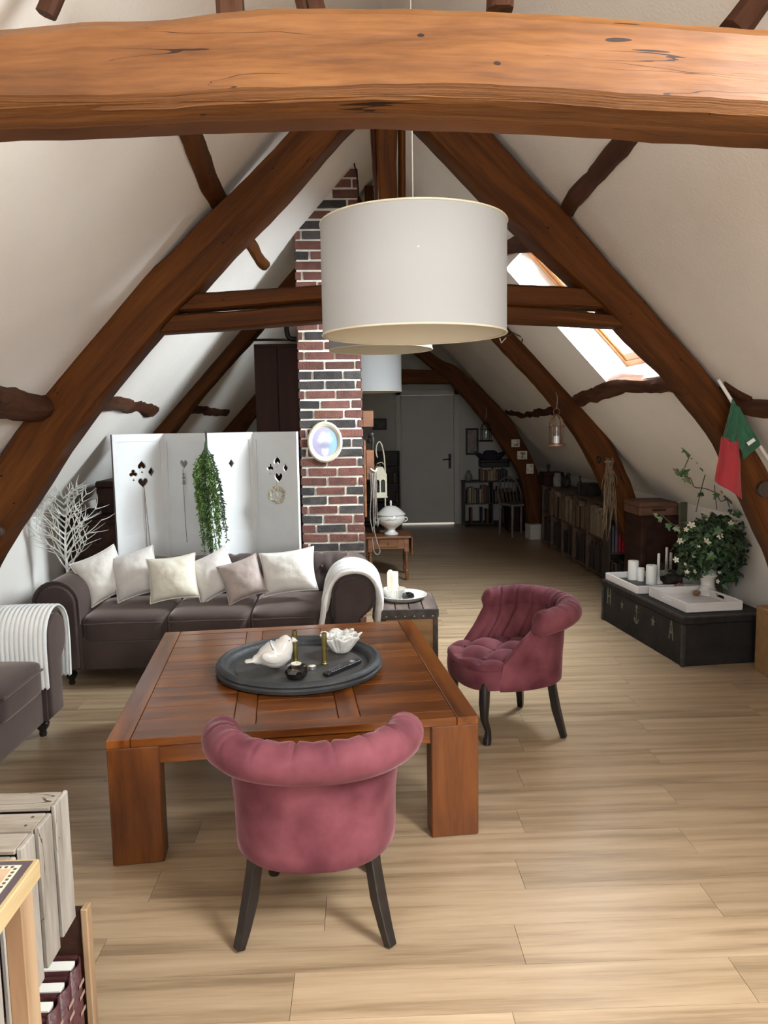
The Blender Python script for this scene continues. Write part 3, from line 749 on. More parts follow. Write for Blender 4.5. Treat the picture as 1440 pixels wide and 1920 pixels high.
def sofa(label, loc, rzz, W, D, seats):
    t = thing('chesterfield_sofa', label, 'sofa', loc, rzz)
    xi = W/2-.27; yf, yb = -D/2, D/2
    MB().span((-xi-.1, yf+.045, .10), (xi+.1, yb-.12, .30)).build('base', M['suede'], t, bevel=.02, seg=2, smooth=True, angle=.8)
    cw = 2*xi/seats
    for k in range(seats):
        c = (-xi+cw*(k+.5), (yf+.02+yb-.26)/2, .355)
        h = (cw/2-.003, (yb-.26-yf-.02)/2, .085)
        superbox(MB(), c, h, .22, 40, 20, .025).build('seat_cushion', M['suede'], t, smooth=True)
        # welt round the front edge of the cushion
        pts = [V((c[0]-h[0]*.93, c[1]-h[1]*.985, .395)), V((c[0], c[1]-h[1]*1.004, .40)), V((c[0]+h[0]*.93, c[1]-h[1]*.985, .395))]
        MB().tube(smooth_pts(pts, 14), .006, 6).build('piping', M['suede'], t, smooth=True)
    for side in (-1, 1):
        p = arm_profile(side, side*xi)
        a = MB().prism(p, yf+.022, yb-.03).build('armrest', M['suede'], t, smooth=True, angle=.7, bevel=.006, seg=2)
        # front scroll: a padded panel of the same outline, a little smaller
        q = [(side*xi+side*.087 + (x-side*xi-side*.087)*.86, .33+(z-.33)*.93) for x, z in p]
        MB().prism(q, yf, yf+.03).build('arm_front', M['suede'], a, smooth=True, angle=.7, bevel=.012, seg=3)
        MB().tube([V((x, yf+.022, z)) for x, z in p[1:-1]], .008, 6).build('piping', M['suede'], a, smooth=True)
    # backrest with buttons and a rolled top
    pr = [(yb-.25, .30), (yb-.235, .42), (yb-.215, .50), (yb-.205, .55)]
    for k in range(14):
        an = math.radians(195-k*19); pr.append((yb-.105+.105*math.cos(an), .585+.105*math.sin(an)))
    pr += [(yb-.03, .46), (yb-.03, .12), (yb-.25, .12)]
    nu = 90
    def fb_(u, v):
        k = min(len(pr)-1, int(round(v*(len(pr)-1)))); y, z = pr[k]; x = -xi-.1 + (2*xi+.2)*u
        if k <= 11:
            row = .5 if k < 4 else 0
            q = x/.155+.5*(k//3 % 2); f_ = q-round(q); d = .018*math.exp(-(f_/.09)**2)
            y += d*(1 if k <= 6 else .3); z -= d*(.9 if k > 5 else 0)
        return V((x, y, z))
    mb = MB().grid(nu, len(pr), fb_)
    n0 = len(pr)
    mb.add([fb_(0, k/(n0-1)) for k in range(n0)], [tuple(range(n0))]); mb.add([fb_(1, k/(n0-1)) for k in range(n0)], [tuple(range(n0))])
    mb.build('backrest', M['suede'], t, smooth=True, angle=1.0)
    bb = MB().ball((0, 0, 0), .012, 8, 6).mesh('button', smooth=True); bb.materials.append(M['suede'])
    nbn = int(2*xi/.155)
    for row, (y, z) in enumerate(((yb-.222, .47), (yb-.20, .60))):
        for k in range(nbn+1):
            x = (k-nbn/2+.5*(row % 2))*.155
            if abs(x) < xi-.02: put('button', bb, t, (x, y, z))
    ft = MB().lathe([(0, 0), (.016, 0), (.02, .012), (.017, .03), (.032, .05), (.036, .07), (.022, .085), (.04, .095), (.04, .115), (0, .115)], n=16).mesh('foot', smooth=True, angle=.9); ft.materials.append(M['ebony'])
    for sx in (-1, 1):
        for yy in (yf+.09, yb-.10): put('foot', ft, t, (sx*(xi+.09), yy, 0))
    return t
S1 = (-.985, 5.13, 0); S1R = math.radians(1.5)
sofa('long dark brown suede sofa with three seats and six cushions before the screen', S1, S1R, 2.10, .90, 3)
S2 = (-1.955, 3.36, 0); S2R = math.radians(90)
sofa('dark brown suede sofa at the left picture edge with a ribbed throw over its arm', S2, S2R, 1.50, .70, 2)

# throws
M['throw'] = speckle('white_throw', (.66, .655, .64), (.74, .735, .72), 9, .9, .5, 160, sheen=.3)
def sheet(fn, nu, nv, thick):
    mb = MB().grid(nu, nv, fn); return mb
arm_w = arm_profile(1, 0)
def over_arm(t, grow=.014, drop_in=.20, drop_out=.24):
    """t 0..1 from the inner hem over the roll to the outer hem (x outward, z)"""
    cx_, cz_, r = .135, .535, .135+grow
    pts = [V((-.012-grow*.3, 0, cz_-drop_in)), V((-.012-grow*.5, 0, cz_-.05))]
    for k in range(11):
        a = math.radians(176-k*17); pts.append(V((cx_+r*math.cos(a), 0, cz_+r*math.sin(a))))
    pts += [V((cx_+r+.004, 0, cz_-.08)), V((cx_+r-.005, 0, cz_-drop_out))]
    return smooth_pts(pts, 60)[min(59, int(round(t*59)))]
# sofa at the back, right arm: heavy folded throw
x_in = 2.10/2-.27
def thr1(u, v, off=0.0, l0=0., dy=0.):
    p = over_arm(v, .016+off, .22-l0*.6, .25-l0)
    y = -.475 + dy + .47*u + .05*(v-.5)
    w = .010*math.sin(u*17+v*3)+.006*nz(u*6, v*7)
    c = V((.135, 0, .535)); d = V((p.x, 0, p.z))-c; d.normalize()
    side = .035*math.sin(u*5.0+1)*(1 if v > .85 or v < .15 else 0)
    q = V((p.x - .07*max(0, (.30-v)/.30)**1.5, 0, p.z)) + d*(w+.004)
    return V((x_in + q.x, y + .012*math.sin(v*23), q.z))
th = thing('throw', 'folded white throw draped over the right arm of the long brown sofa', 'throw', S1, S1R)
MB().grid(40, 60, lambda u, v: thr1(u, v)).build('blanket', M['throw'], th, smooth=True, solid=.016)
MB().grid(30, 60, lambda u, v: thr1(u*.82+.0, v, 0.020, 0.031, .03)).build('top_fold', M['throw'], th, smooth=True, solid=.016)
hem = [thr1(0, k/40) for k in range(41)]
MB().tube(hem, .014, 8).build('rolled_edge', M['throw'], th, smooth=True)
# sofa at the left, far arm: ribbed throw
M['ribbed'] = speckle('ribbed_throw', (.64, .66, .66), (.72, .735, .73), 9, .9, .4, 200, sheen=.3)
x2 = 1.50/2-.27
def thr2(u, v):
    p = over_arm(v, .012, .235, .26)
    y = -.355 + .62*u
    rib = .0065*abs(math.sin(u*PI*26))
    c = V((.135, 0, .535)); d = (V((p.x, 0, p.z))-c).normalized()
    wv = .008*nz(u*3, v*4, 5)
    zz = -.006*abs(math.sin(u*PI*26)) if v < .03 or v > .97 else 0
    q = V((p.x, 0, p.z)) + d*(rib+wv+.004)
    return V((x2 + q.x + (.02*math.sin(u*9)*max(0, v-.7)/.3), y, q.z+zz))
th = thing('throw', 'white ribbed throw hanging over the sofa arm at the left picture edge', 'throw', S2, S2R)
MB().grid(240, 60, thr2).build('blanket', M['ribbed'], th, smooth=True, solid=.010)

# cushions on the long sofa
def pillow_mesh(a, b, h, seed):
    mb = MB()
    for sgn in (1, -1):
        def f(u, v):
            U, W = 2*u-1, 2*v-1
            pin = 1 - .10*(1-W*W)*abs(U)**3; pin2 = 1 - .10*(1-U*U)*abs(W)**3
            tk = h*((1-U**2)*(1-W**2))**.5*(1+.10*nz(U*1.8+seed, W*1.8, 2))
            crease = .006*nz(U*4+seed*2, W*4, sgn*3)*((1-U*U)*(1-W*W))**.5
            return V((a*U*pin, -sgn*(tk+crease*.8), b*W*pin2))
        mb.grid(26, 26, f)
    return mb
M['cushion_white'] = speckle('white_linen', (.64, .615, .575), (.70, .675, .63), 12, .9, .45, 22, sheen=.2)
M['cushion_cream'] = speckle('cream_linen', (.64, .605, .50), (.70, .665, .565), 12, .9, .45, 22, sheen=.2)
M['cushion_grey'] = speckle('grey_linen', (.42, .38, .35), (.49, .45, .42), 12, .9, .45, 22, sheen=.2)
M['cushion_pale'] = speckle('pale_grey_linen', (.55, .52, .49), (.62, .59, .56), 12, .9, .45, 22, sheen=.2)
M['cushion_taupe'] = speckle('taupe_linen', (.32, .26, .235), (.38, .315, .285), 12, .9, .45, 22, sheen=.2)
def cushion(label, px, py, y, a, b, h, roll, lean, yaw, mat, seed):
    c = at(px, py, y)
    o = thing('cushion', label, 'cushion', c, 0, 'cushions on the long brown sofa')
    R = (rz(yaw) @ rx(lean) @ ry(roll)).to_euler(); o.rotation_euler = R
    pillow_mesh(a, b, h, seed).build('cover', M[mat], o, smooth=True)
    edge = []
    for k in range(81):
        s_ = k/80*4; i = int(min(3, s_)); f_ = (s_-i)*2-1
        U, W = [(f_, -1), (1, f_), (-f_, 1), (-1, -f_)][i]
        edge.append(V((a*U*(1 - .10*(1-W*W)*abs(U)**3), 0, b*W*(1 - .10*(1-U*U)*abs(W)**3))))
    MB().tube(edge, .005, 6, cap=False).build('piping', M[mat], o, smooth=True)
    return o
cushion('white cushion leaning at the left end of the long sofa, next to the twig tree', 193, 1079, 5.02, 0.152, 0.158, .088, math.radians(-22), math.radians(-20), math.radians(22), 'cushion_white', 1)
cushion('light grey cushion second from the left on the long sofa', 254, 1076, 5.03, 0.152, 0.154, .082, math.radians(-14), math.radians(-20), math.radians(10), 'cushion_pale', 2)
cushion('cream cushion third from the left on the long sofa, in front of its neighbours', 324, 1084, 4.93, 0.156, 0.145, .088, math.radians(-6), math.radians(-18), math.radians(4), 'cushion_cream', 3)
cushion('pale grey cushion fourth from the left on the long sofa, partly behind the taupe one', 400, 1078, 5.03, 0.152, 0.145, .082, math.radians(-24), math.radians(-20), math.radians(8), 'cushion_pale', 4)
cushion('taupe cushion between the pale grey one and the big white one', 455, 1086, 4.95, 0.133, 0.132, .082, math.radians(-17), math.radians(-20), math.radians(8), 'cushion_taupe', 5)
cushion('big white cushion at the right end of the long sofa, nearest the throw', 541, 1072, 5.0, 0.184, 0.145, .095, math.radians(-8), math.radians(-18), math.radians(-8), 'cushion_white', 6)
# ================================================================== brick chimney
M['brick_red'] = speckle('red_brick', (.095, .036, .028), (.165, .066, .050), 16, .85, .5, 90, vary=.28, lo=.3, hi=.7)
M['brick_dark'] = speckle('burnt_brick', (.030, .028, .028), (.060, .050, .047), 16, .85, .5, 90, vary=.3)
M['mortar'] = speckle('mortar', (.68, .65, .57), (.78, .75, .67), 20, .9, .5, 80)
CX0, CX1, CYF, CYB = -.470, .020, 6.0, 6.45
ch = thing('brick_chimney', 'narrow chimney of red and burnt bricks with pale joints rising through the left slope', 'chimney', ((CX0+CX1)/2, CYF, 0))
rj = .010
core = [(CX0+rj, 0), (CX1-rj, 0), (CX1-rj, zroof(CX1)+.08), (CX0+rj, zroof(CX0)+.08)]
MB().prism(core, CYF+rj, CYB).build('mortar', M['mortar'], ch, world=True)
CO, BH = .0745, .0580
rb = random.Random(3)
bvar = {}
def brick(cx_, cy_, cz_, lx, ly, along):
    key = (round(lx, 2), along, rb.randrange(3))
    kind = 'brick_dark' if rb.random() < .27 else 'brick_red'
    if (key, kind) not in bvar:
        mb = MB().box((0, 0, 0), (lx, ly, BH) if along == 'x' else (ly, lx, BH))
        mb.v = [tuple(V(v)+V((rb.uniform(-.0025, .0025), rb.uniform(-.001, .001), rb.uniform(-.0025, .0025)))) for v in mb.v]
        me = mb.mesh('brick', bevel=.003); me.materials.append(M[kind]); bvar[(key, kind)] = me
    px_, py_, pz_ = ch.location
    put('brick', bvar[(key, kind)], ch, (cx_-px_, cy_-py_, cz_-pz_), (0, rb.uniform(-.006, .006), 0))
row = 0; z = .012
W_ = CX1-CX0
while z < zroof(CX1):
    off = [.06, .215, .12, .175][row % 4] if row % 3 else [.06, .215][row % 2]
    cuts = [0] + [c for c in (off, off+.2365, off+.473) if c < W_-.03] + [W_+.0145]
    for a, b in zip(cuts, cuts[1:]):
        xc = CX0+(a+b-.0145)/2; lx = b-a-.0165
        if lx < .03 or z+BH > zroof(xc)+.05: continue
        brick(xc, CYF+.03+rb.uniform(-.002, .003), z+BH/2, lx, .06, 'x')
    if z+BH < zroof(CX1):
        o2 = .11 if row % 2 else .0
        for a, b in ((CYF+.0745, CYF+.0745+(.22 if o2 == 0 else .10)), (CYF+.0745+(.2345 if o2 == 0 else .1145), CYB)):
            brick(CX1-.03+rb.uniform(-.003, .002), (a+b)/2, z+BH/2, b-a, .06, 'y')
    z += CO; row += 1

# oval plaque with a flower print
def plaque_print():
    m, nt, p = newmat('flower_print'); sockets(p, .45)
    tc = N(nt, 'ShaderNodeTexCoord'); sp = N(nt, 'ShaderNodeSeparateXYZ'); L(nt, tc.outputs['Object'], sp.inputs[0])
    def blob(x, z, rx_, rz_, col, prev, soft=.25, nzs=0.):
        mp = N(nt, 'ShaderNodeMapping', vector_type='POINT'); mp.inputs['Location'].default_value = (-x/rx_, 0, -z/rz_); mp.inputs['Scale'].default_value = (1/rx_, 0, 1/rz_)
        L(nt, tc.outputs['Object'], mp.inputs['Vector'])
        ln = N(nt, 'ShaderNodeVectorMath', operation='LENGTH'); L(nt, mp.outputs[0], ln.inputs[0]); v = ln.outputs['Value']
        if nzs:
            no = N(nt, 'ShaderNodeTexNoise'); no.inputs['Scale'].default_value = 45; L(nt, tc.outputs['Object'], no.inputs['Vector'])
            ma = N(nt, 'ShaderNodeMath', operation='MULTIPLY_ADD'); L(nt, no.outputs['Fac'], ma.inputs[0]); ma.inputs[1].default_value = nzs; L(nt, v, ma.inputs[2]); v = ma.outputs[0]
        mr = N(nt, 'ShaderNodeMapRange'); mr.inputs['From Min'].default_value = 1-soft; mr.inputs['From Max'].default_value = 1+soft; mr.inputs['To Min'].default_value = 1; mr.inputs['To Max'].default_value = 0
        L(nt, v, mr.inputs['Value'])
        mx = N(nt, 'ShaderNodeMix', data_type='RGBA'); L(nt, mr.outputs[0], mx.inputs[0]); mx.inputs[7].default_value = c4(col)
        if isinstance(prev, tuple): mx.inputs[6].default_value = c4(prev)
        else: L(nt, prev, mx.inputs[6])
        return mx.outputs[2]
    o = blob(.065, -.01, .05, .11, (.24, .42, .68), (.40, .37, .54), .6)
    o = blob(-.05, .06, .05, .06, (.42, .40, .62), o, .6)
    o = blob(.0, -.065, .028, .048, (.60, .55, .62), o, .12)
    o = blob(.0, -.03, .045, .02, (.30, .30, .40), o, .5)
    for x, z, r in ((0, .03, .036), (-.036, .015, .028), (.035, .02, .030), (-.012, .062, .026), (.024, .055, .022), (-.03, .045, .02)):
        o = blob(x, z, r, r*.9, (.64, .62, .70), o, .35, .5)
    L(nt, o, p.inputs['Base Color']); return m
M['cream_paint'] = speckle('cream_paint', (.62, .57, .43), (.70, .65, .52), 10, .5)
pc = at(609, 829, 5.97); pq = thing('oval_plaque', 'cream oval plaque with a print of white flowers, hung on the brick chimney', 'picture', (pc.x, CYF-.003, pc.z))
fr_prof = [(.0, -.0), (1.0, .0), (1.0, -.012), (.97, -.022), (.90, -.026), (.84, -.021), (.80, -.021), (.76, -.016), (.72, -.012), (.0, -.012)]
MB().lathe([(r*.136, -d) for r, d in fr_prof], n=48, ry=1.17, rot=rx(PI/2)).build('frame', M['cream_paint'], pq, smooth=True, angle=.8)
MB().lathe([(0, .0165), (.045, .0160), (.097, .0125)], n=40, ry=1.17, rot=rx(PI/2)).build('print', plaque_print(), pq, smooth=True)
# black cable down the corner of the chimney
o = MB().tube(smooth_pts([at(664, 306, 5.985), at(669, 330, 5.985), at(672, 360, 5.985), at(671, 400, 5.985), at(671, 440, 5.985)], 14), .006, 6).build('cable', M['black_iron'], None, smooth=True)
tag(o, 'black cable running down the top right corner of the brick chimney', 'cable')

# dark wardrobe behind the screen
M['wardrobe'] = wood('dark_wardrobe', [(.020, .0055, .003), (.038, .011, .006)], axis='z', stretch=9, scale=2, rough=.55, bump=.1, vary=.05, spec=.15)
w0 = at(475, 645, 6.6); WX_0, WX_1 = w0.x, -.49
wd = thing('wardrobe', 'tall plain dark brown wardrobe behind the white folding screen', 'wardrobe', ((WX_0+WX_1)/2, 6.9, 0))
ww = WX_1-WX_0; wz = w0.z
MB().span((-ww/2, -.28, 0), (ww/2, .28, wz)).build('body', M['wardrobe'], wd, bevel=.004)
for sx in (-1, 1): MB().box((0, 0, 0), (ww/2-.006, .02, wz-.12)).build('door', M['wardrobe'], wd, (sx*ww/4, -.291, wz/2+.03), bevel=.003)
o = MB().tube([at(462, 638, 6.95), at(500, 637, 6.95), at(552, 637, 6.95)], .010, 8).build('rail', M['black_iron'], None, smooth=True)
tag(o, 'thin dark rail running level just above the dark wardrobe', 'rail')
o = MB().tube(smooth_pts([at(537, 603, 6.8), at(538, 622, 6.8), at(543, 634, 6.8), at(556, 636, 6.8)], 16), .022, 10).build('bracket', M['black_iron'], None, smooth=True)
tag(o, 'black bent bracket between the collar and the chimney side above the wardrobe', 'bracket')

# ================================================================== white folding screen
def curve_plate(name, outers, thick, mat, parent=None):
    """flat plate in the local xz plane with holes (first spline is the outline)"""
    cu = bpy.data.curves.new(name, 'CURVE'); cu.dimensions = '2D'; cu.fill_mode = 'BOTH'; cu.extrude = thick/2
    for pts in outers:
        sp = cu.splines.new('POLY'); sp.points.add(len(pts)-1); sp.use_cyclic_u = True
        for q, (x, y) in zip(sp.points, pts): q.co = (x, y, 0, 1)
    ob = bpy.data.objects.new('tmp', cu)
    me = bpy.data.meshes.new_from_object(ob); bpy.data.objects.remove(ob); bpy.data.curves.remove(cu)
    me.transform(Matrix.Rotation(PI/2, 4, 'X')); me.name = name
    me.materials.clear(); me.materials.append(mat)
    return link(bpy.data.objects.new(name, me), parent)
def suit(kind, cx_, cz_, s):
    P = []
    if kind == 'diamond': P = [(0, 1.1), (.75, 0), (0, -1.1), (-.75, 0)]
    elif kind == 'heart':
        for k in range(36):
            t = 2*PI*k/36; P.append((.062*16*math.sin(t)**3, .068*(13*math.cos(t)-5*math.cos(2*t)-2*math.cos(3*t)-math.cos(4*t))))
    elif kind == 'spade':
        for k in range(36):
            t = 2*PI*k/36; P.append((.058*16*math.sin(t)**3, -.066*(13*math.cos(t)-5*math.cos(2*t)-2*math.cos(3*t)-math.cos(4*t))+.15))
    elif kind == 'club':
        for ccx, ccz, a0, a1 in ((.48, -.12, -150, 110), (0, .52, -35, 215), (-.48, -.12, 70, 330)):
            for k in range(12):
                a = math.radians(a0+(a1-a0)*k/11); P.append((ccx+.44*math.cos(a), ccz+.44*math.sin(a)))
    return [(cx_+x*s, cz_+z*s) for x, z in P]
def stem(cx_, cz_, s): return [(cx_, cz_-.75*s), (cx_+.28*s, cz_-1.35*s), (cx_-.28*s, cz_-1.35*s)]
M['screen_paint'] = speckle('screen_paint', (.63, .645, .65), (.68, .69, .69), 4, .5, .08, 120)
M['dark_edge'] = plain('dark_edge', (.10, .09, .09), .6)
M['twine'] = speckle('twine', (.22, .19, .17), (.34, .30, .27), 60, .9)
folds = [(at(208, 812, 5.605).x, 5.605), (at(307, 808, 5.86).x, 5.86), (at(386.5, 805, 5.655).x, 5.655), (at(474, 803, 5.87).x, 5.87), (at(558.5, 801, 5.66).x, 5.66)]
SZ0, SZ1 = .015, 1.553
scr = thing('folding_screen', 'white four panel folding screen with card suits cut out, behind the long sofa', 'screen', ((folds[0][0]+folds[4][0])/2, 5.88, 0))
panels = []
for i in range(4):
    a, b = folds[i], folds[i+1]
    w = math.hypot(b[0]-a[0], b[1]-a[1])-.006; ang = math.atan2(b[1]-a[1], b[0]-a[0])
    holes = []
    s = .034
    if i in (0, 3):
        uo = [(.37, 1.262), (.54, 1.318), (.72, 1.270), (.55, 1.195)] if i == 0 else [(.38, 1.285), (.54, 1.335), (.72, 1.285), (.56, 1.215)]
        for kd, (u, zz) in zip(('club', 'spade', 'diamond', 'heart'), uo):
            holes.append(suit(kd, u*w, zz, s*(1.15 if kd == 'heart' else 1)))
            if kd in ('club', 'spade'): holes.append(stem(u*w, zz-.006, s))
    elif i == 1: holes.append(suit('heart', .47*w, 1.325, .036))
    else: holes.append(suit('diamond', .50*w, 1.325, .030))
    out = [(0, SZ0), (w, SZ0), (w, SZ1), (0, SZ1)]
    p = curve_plate('panel', [out]+holes, .018, M['screen_paint'], scr)
    p.location = (a[0]-scr.location.x, a[1]-scr.location.y, 0); p.rotation_euler = (0, 0, ang)
    arch = [(.035, .815 + (.0))] + [(.035+(w-.07)*k/12, .795+.022*math.sin(PI*k/12)*(1 if i % 2 else 1)) for k in range(1, 12)] + [(w-.035, .815), (w-.035, SZ1-.055), (.035, SZ1-.055)]
    f = curve_plate('raised_frame', [out, arch], .005, M['screen_paint'], p); f.location = (0, -.0115, 0)
    low = [(.035, .05), (w-.035, .05), (w-.035, .765)] + [(w-.035-(w-.07)*k/12, .745+.022*math.sin(PI*k/12)) for k in range(1, 12)] + [(.035, .765)]
    e = MB().span((-.0025, -.010, SZ0), (.0, .009, SZ1)).build('edge_strip', M['dark_edge'], p)
    panels.append((p, w, ang, a))
hm = MB().box((0, 0, 0), (.03, .006, .07)).mesh('hinge'); hm.materials.append(M['dark_edge'])
for k in (1, 2, 3):
    for zz in (.35, 1.38): put('hinge', hm, scr, (folds[k][0]-scr.location.x, folds[k][1]-scr.location.y+(.012 if k == 2 else .012), zz))
def on_panel(i, u, z, off=.02):
    p, w, ang, a = panels[i]
    return V((a[0]+math.cos(ang)*u*w+math.sin(ang)*off, a[1]+math.sin(ang)*u*w-math.cos(ang)*off, z))
sg = thing('tassel_string', 'two thin strings with tassels hanging below the heart on the left screen panel', 'string', on_panel(0, .55, 1.16))
for du, zb in ((.0, .70), (.075, .66)):
    MB().tube(smooth_pts([on_panel(0, .55, 1.165), on_panel(0, .55+du*.4, .95), on_panel(0, .55+du, zb)], 14), .0028, 5).build('cord', M['twine'], sg, world=True)
    MB().tube([on_panel(0, .55+du, zb), on_panel(0, .55+du, zb-.03), on_panel(0, .55+du, zb-.09)], [.004, .010, .012], 8).build('tassel', M['twine'], sg, world=True, smooth=True)
sg = thing('tassel_string', 'beaded string hanging below the heart on the second screen panel', 'string', on_panel(1, .47, 1.29))
MB().tube(smooth_pts([on_panel(1, .47, 1.29), on_panel(1, .47, 1.0), on_panel(1, .49, .74)], 14), .0028, 5).build('cord', M['twine'], sg, world=True)
for zz, r in ((1.25, .009), (1.225, .012), (1.20, .009), (1.185, .013)): MB().ball(on_panel(1, .475 + .02*(r-.01)*30, zz), r, 8, 6).build('bead', M['twine'], sg, world=True, smooth=True)
# small wreath under the right-hand suits
wc = on_panel(3, .56, 1.085, .028)
wr = thing('wreath', 'small round cream wreath hanging on the right screen panel', 'wreath', wc)
M['straw'] = speckle('straw', (.42, .38, .28), (.58, .53, .41), 40, .9)
rr = random.Random(5); mb = MB()
for k in range(46):
    a = 2*PI*k/46+rr.uniform(-.05, .05); r = .048+rr.uniform(-.008, .012)
    a2 = a+rr.uniform(.3, .6); r2 = .048+rr.uniform(-.012, .020)
    mb.tube([(r*math.cos(a), rr.uniform(-.012, .006), r*math.sin(a)), ((r+r2)/2*1.02*math.cos((a+a2)/2), rr.uniform(-.016, .0), (r+r2)/2*1.02*math.sin((a+a2)/2)), (r2*math.cos(a2), rr.uniform(-.012, .004), r2*math.sin(a2))], [.009, .009, .004], 5)
mb.build('twig_ring', M['straw'], wr, smooth=True)
MB().tube([(0, -.01, .055), (.0, -.012, .085), (0, -.004, .105)], .0025, 5).build('hanging_loop', M['straw'], wr)
MB().ball((0, -.012, .0), (.012, .008, .020), 10, 8).build('ornament', M['straw'], wr, smooth=True)
# trailing green garland on the middle fold
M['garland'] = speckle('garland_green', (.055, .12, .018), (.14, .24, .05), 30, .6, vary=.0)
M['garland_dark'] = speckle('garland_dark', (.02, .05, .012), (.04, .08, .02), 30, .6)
gb = V((folds[2][0], folds[2][1]-.03, 1.536))
gar = thing('garland', 'long trailing green artificial plant hanging from the middle fold of the screen', 'plant', gb)
rr = random.Random(9)
M['leafcard'] = M['garland']
def leafquad(mb, p, d, l, w, up):
    d = d.normalized(); s = d.cross(up)
    if s.length < .05: s = d.cross(V((1, 0, 0)))
    s.normalize(); n = s.cross(d)
    mb.add([p, p+d*l*.5+s*w+n*l*.12, p+d*l, p+d*l*.5-s*w+n*l*.12], [(0, 1, 2), (0, 2, 3)])
for grp in range(2):
    mb = MB(); st = MB()
    for sidx in range(22 if grp == 0 else 12):
        x0 = rr.uniform(-.035, .035); L_ = rr.uniform(.35, .70) if sidx > 3 else .74
        pts = []
        for k in range(9):
            t = k/8; pts.append(V((x0*(1+1.6*math.sin(min(1, t*2.2)*PI/2))+rr.uniform(-.006, .006)+.045*t*t, -.012-.05*math.sin(min(1, t*2.5)*PI/2)*rr.uniform(.4, 1), -.14-L_*t+.03*(1-t)*0)))
        st.tube([V((0, 0, -.02)), V((x0*.4, -.01, -.10))]+pts, .0022, 4)
        for k in range(8):
            for q in range(9):
                p = pts[k].lerp(pts[k+1], q/9)
                leafquad(mb, p, V((rr.uniform(-1, 1), rr.uniform(-1, .3), rr.uniform(-1.2, .1))), rr.uniform(.018, .034), .005, V((0, -1, 0.2)))
    o = mb.build('leaves' if grp == 0 else 'dark_leaves', M['garland' if grp == 0 else 'garland_dark'], gar); o['kind'] = 'stuff'  # second group of strands in the darker green
    st.build('stems', M['garland_dark'], gar)
MB().tube([(0, .02, .025), (0, -.01, .028), (0, -.012, -.03)], .003, 5).build('hook', M['black_iron'], gar)

# ================================================================== three white drum lamps
def shade_mat():
    m, nt, p = newmat('white_shade'); nt.nodes.remove(p)
    d = N(nt, 'ShaderNodeBsdfDiffuse'); d.inputs[0].default_value = (.45, .455, .46, 1)
    t = N(nt, 'ShaderNodeBsdfTranslucent'); t.inputs[0].default_value = (.45, .455, .46, 1)
    x = N(nt, 'ShaderNodeMixShader'); x.inputs[0].default_value = .16
    L(nt, d.outputs[0], x.inputs[1]); L(nt, t.outputs[0], x.inputs[2]); L(nt, x.outputs[0], nt.nodes['Material Output'].inputs[0]); return m
M['shade'] = shade_mat()
M['shade_in'] = plain('shade_lining', (.62, .57, .45), .8)
M['white_cord'] = plain('white_cord', (.7, .68, .64), .5)
M['bulb'] = plain('bulb_glass', (.8, .8, .76), .15)
def drum_lamp(label, c, R_, H_):
    t = thing('drum_lamp', label, 'lamp', c, 0, 'white drum lamps hung from the ridge')
    mb = MB(); mb.lathe([(R_, 0), (R_, H_)], n=96); s = mb.build('shade', M['shade'], t, smooth=True)
    MB().lathe([(R_-.004, .002), (R_-.004, H_-.002)], n=96).build('lining', M['shade_in'], s, smooth=True)
    for zz in (0, H_):
        MB().tube([V((R_*math.cos(2*PI*k/96), R_*math.sin(2*PI*k/96), zz)) for k in range(97)], .0035, 6, cap=False).build('rim', M['cream_paint'], s, smooth=True)
    sp = MB()
    for k in range(3):
        a = 2*PI*k/3+.5; sp.tube([(0, 0, H_*.62), (R_*math.cos(a), R_*math.sin(a), H_*.62)], .003, 6)
    sp.build('spider', M['white_cord'], t)
    MB().lathe([(0, H_*.70), (.018, H_*.70), (.02, H_*.52), (0, H_*.52)], n=14).build('socket', M['white_cord'], t, smooth=True, angle=.7)
    MB().lathe([(0, H_*.52), (.014, H_*.50), (.03, H_*.40), (.032, H_*.35), (.02, H_*.30), (0, H_*.285)], n=16).build('bulb', M['bulb'], t, smooth=True)
    top = zroof(c[0])-.02
    MB().tube([(0, 0, H_*.7), (0, 0, top-c[2])], .0018, 6).build('cord', M['white_cord'], t)
    MB().lathe([(0, top-c[2]), (.05, top-c[2]), (.045, top-c[2]-.03), (0, top-c[2]-.035)], n=16).build('ceiling_cup', M['white_cord'], t, smooth=True, angle=.7)
l1 = at(777, 628, 2.6)
drum_lamp('large white drum lamp hanging nearest, in front of the first truss', (l1.x, 2.6, l1.z), .304, .352)
l2 = at(714, 656, 4.62)
drum_lamp('white drum lamp second in line, mostly hidden behind the nearest lamp', (l2.x, 4.62, l2.z), .304, .352)
l3 = at(694, 735, 7.5)
drum_lamp('white drum lamp farthest back, half hidden by the brick chimney', (l3.x, 7.5, l3.z), .304, .352)

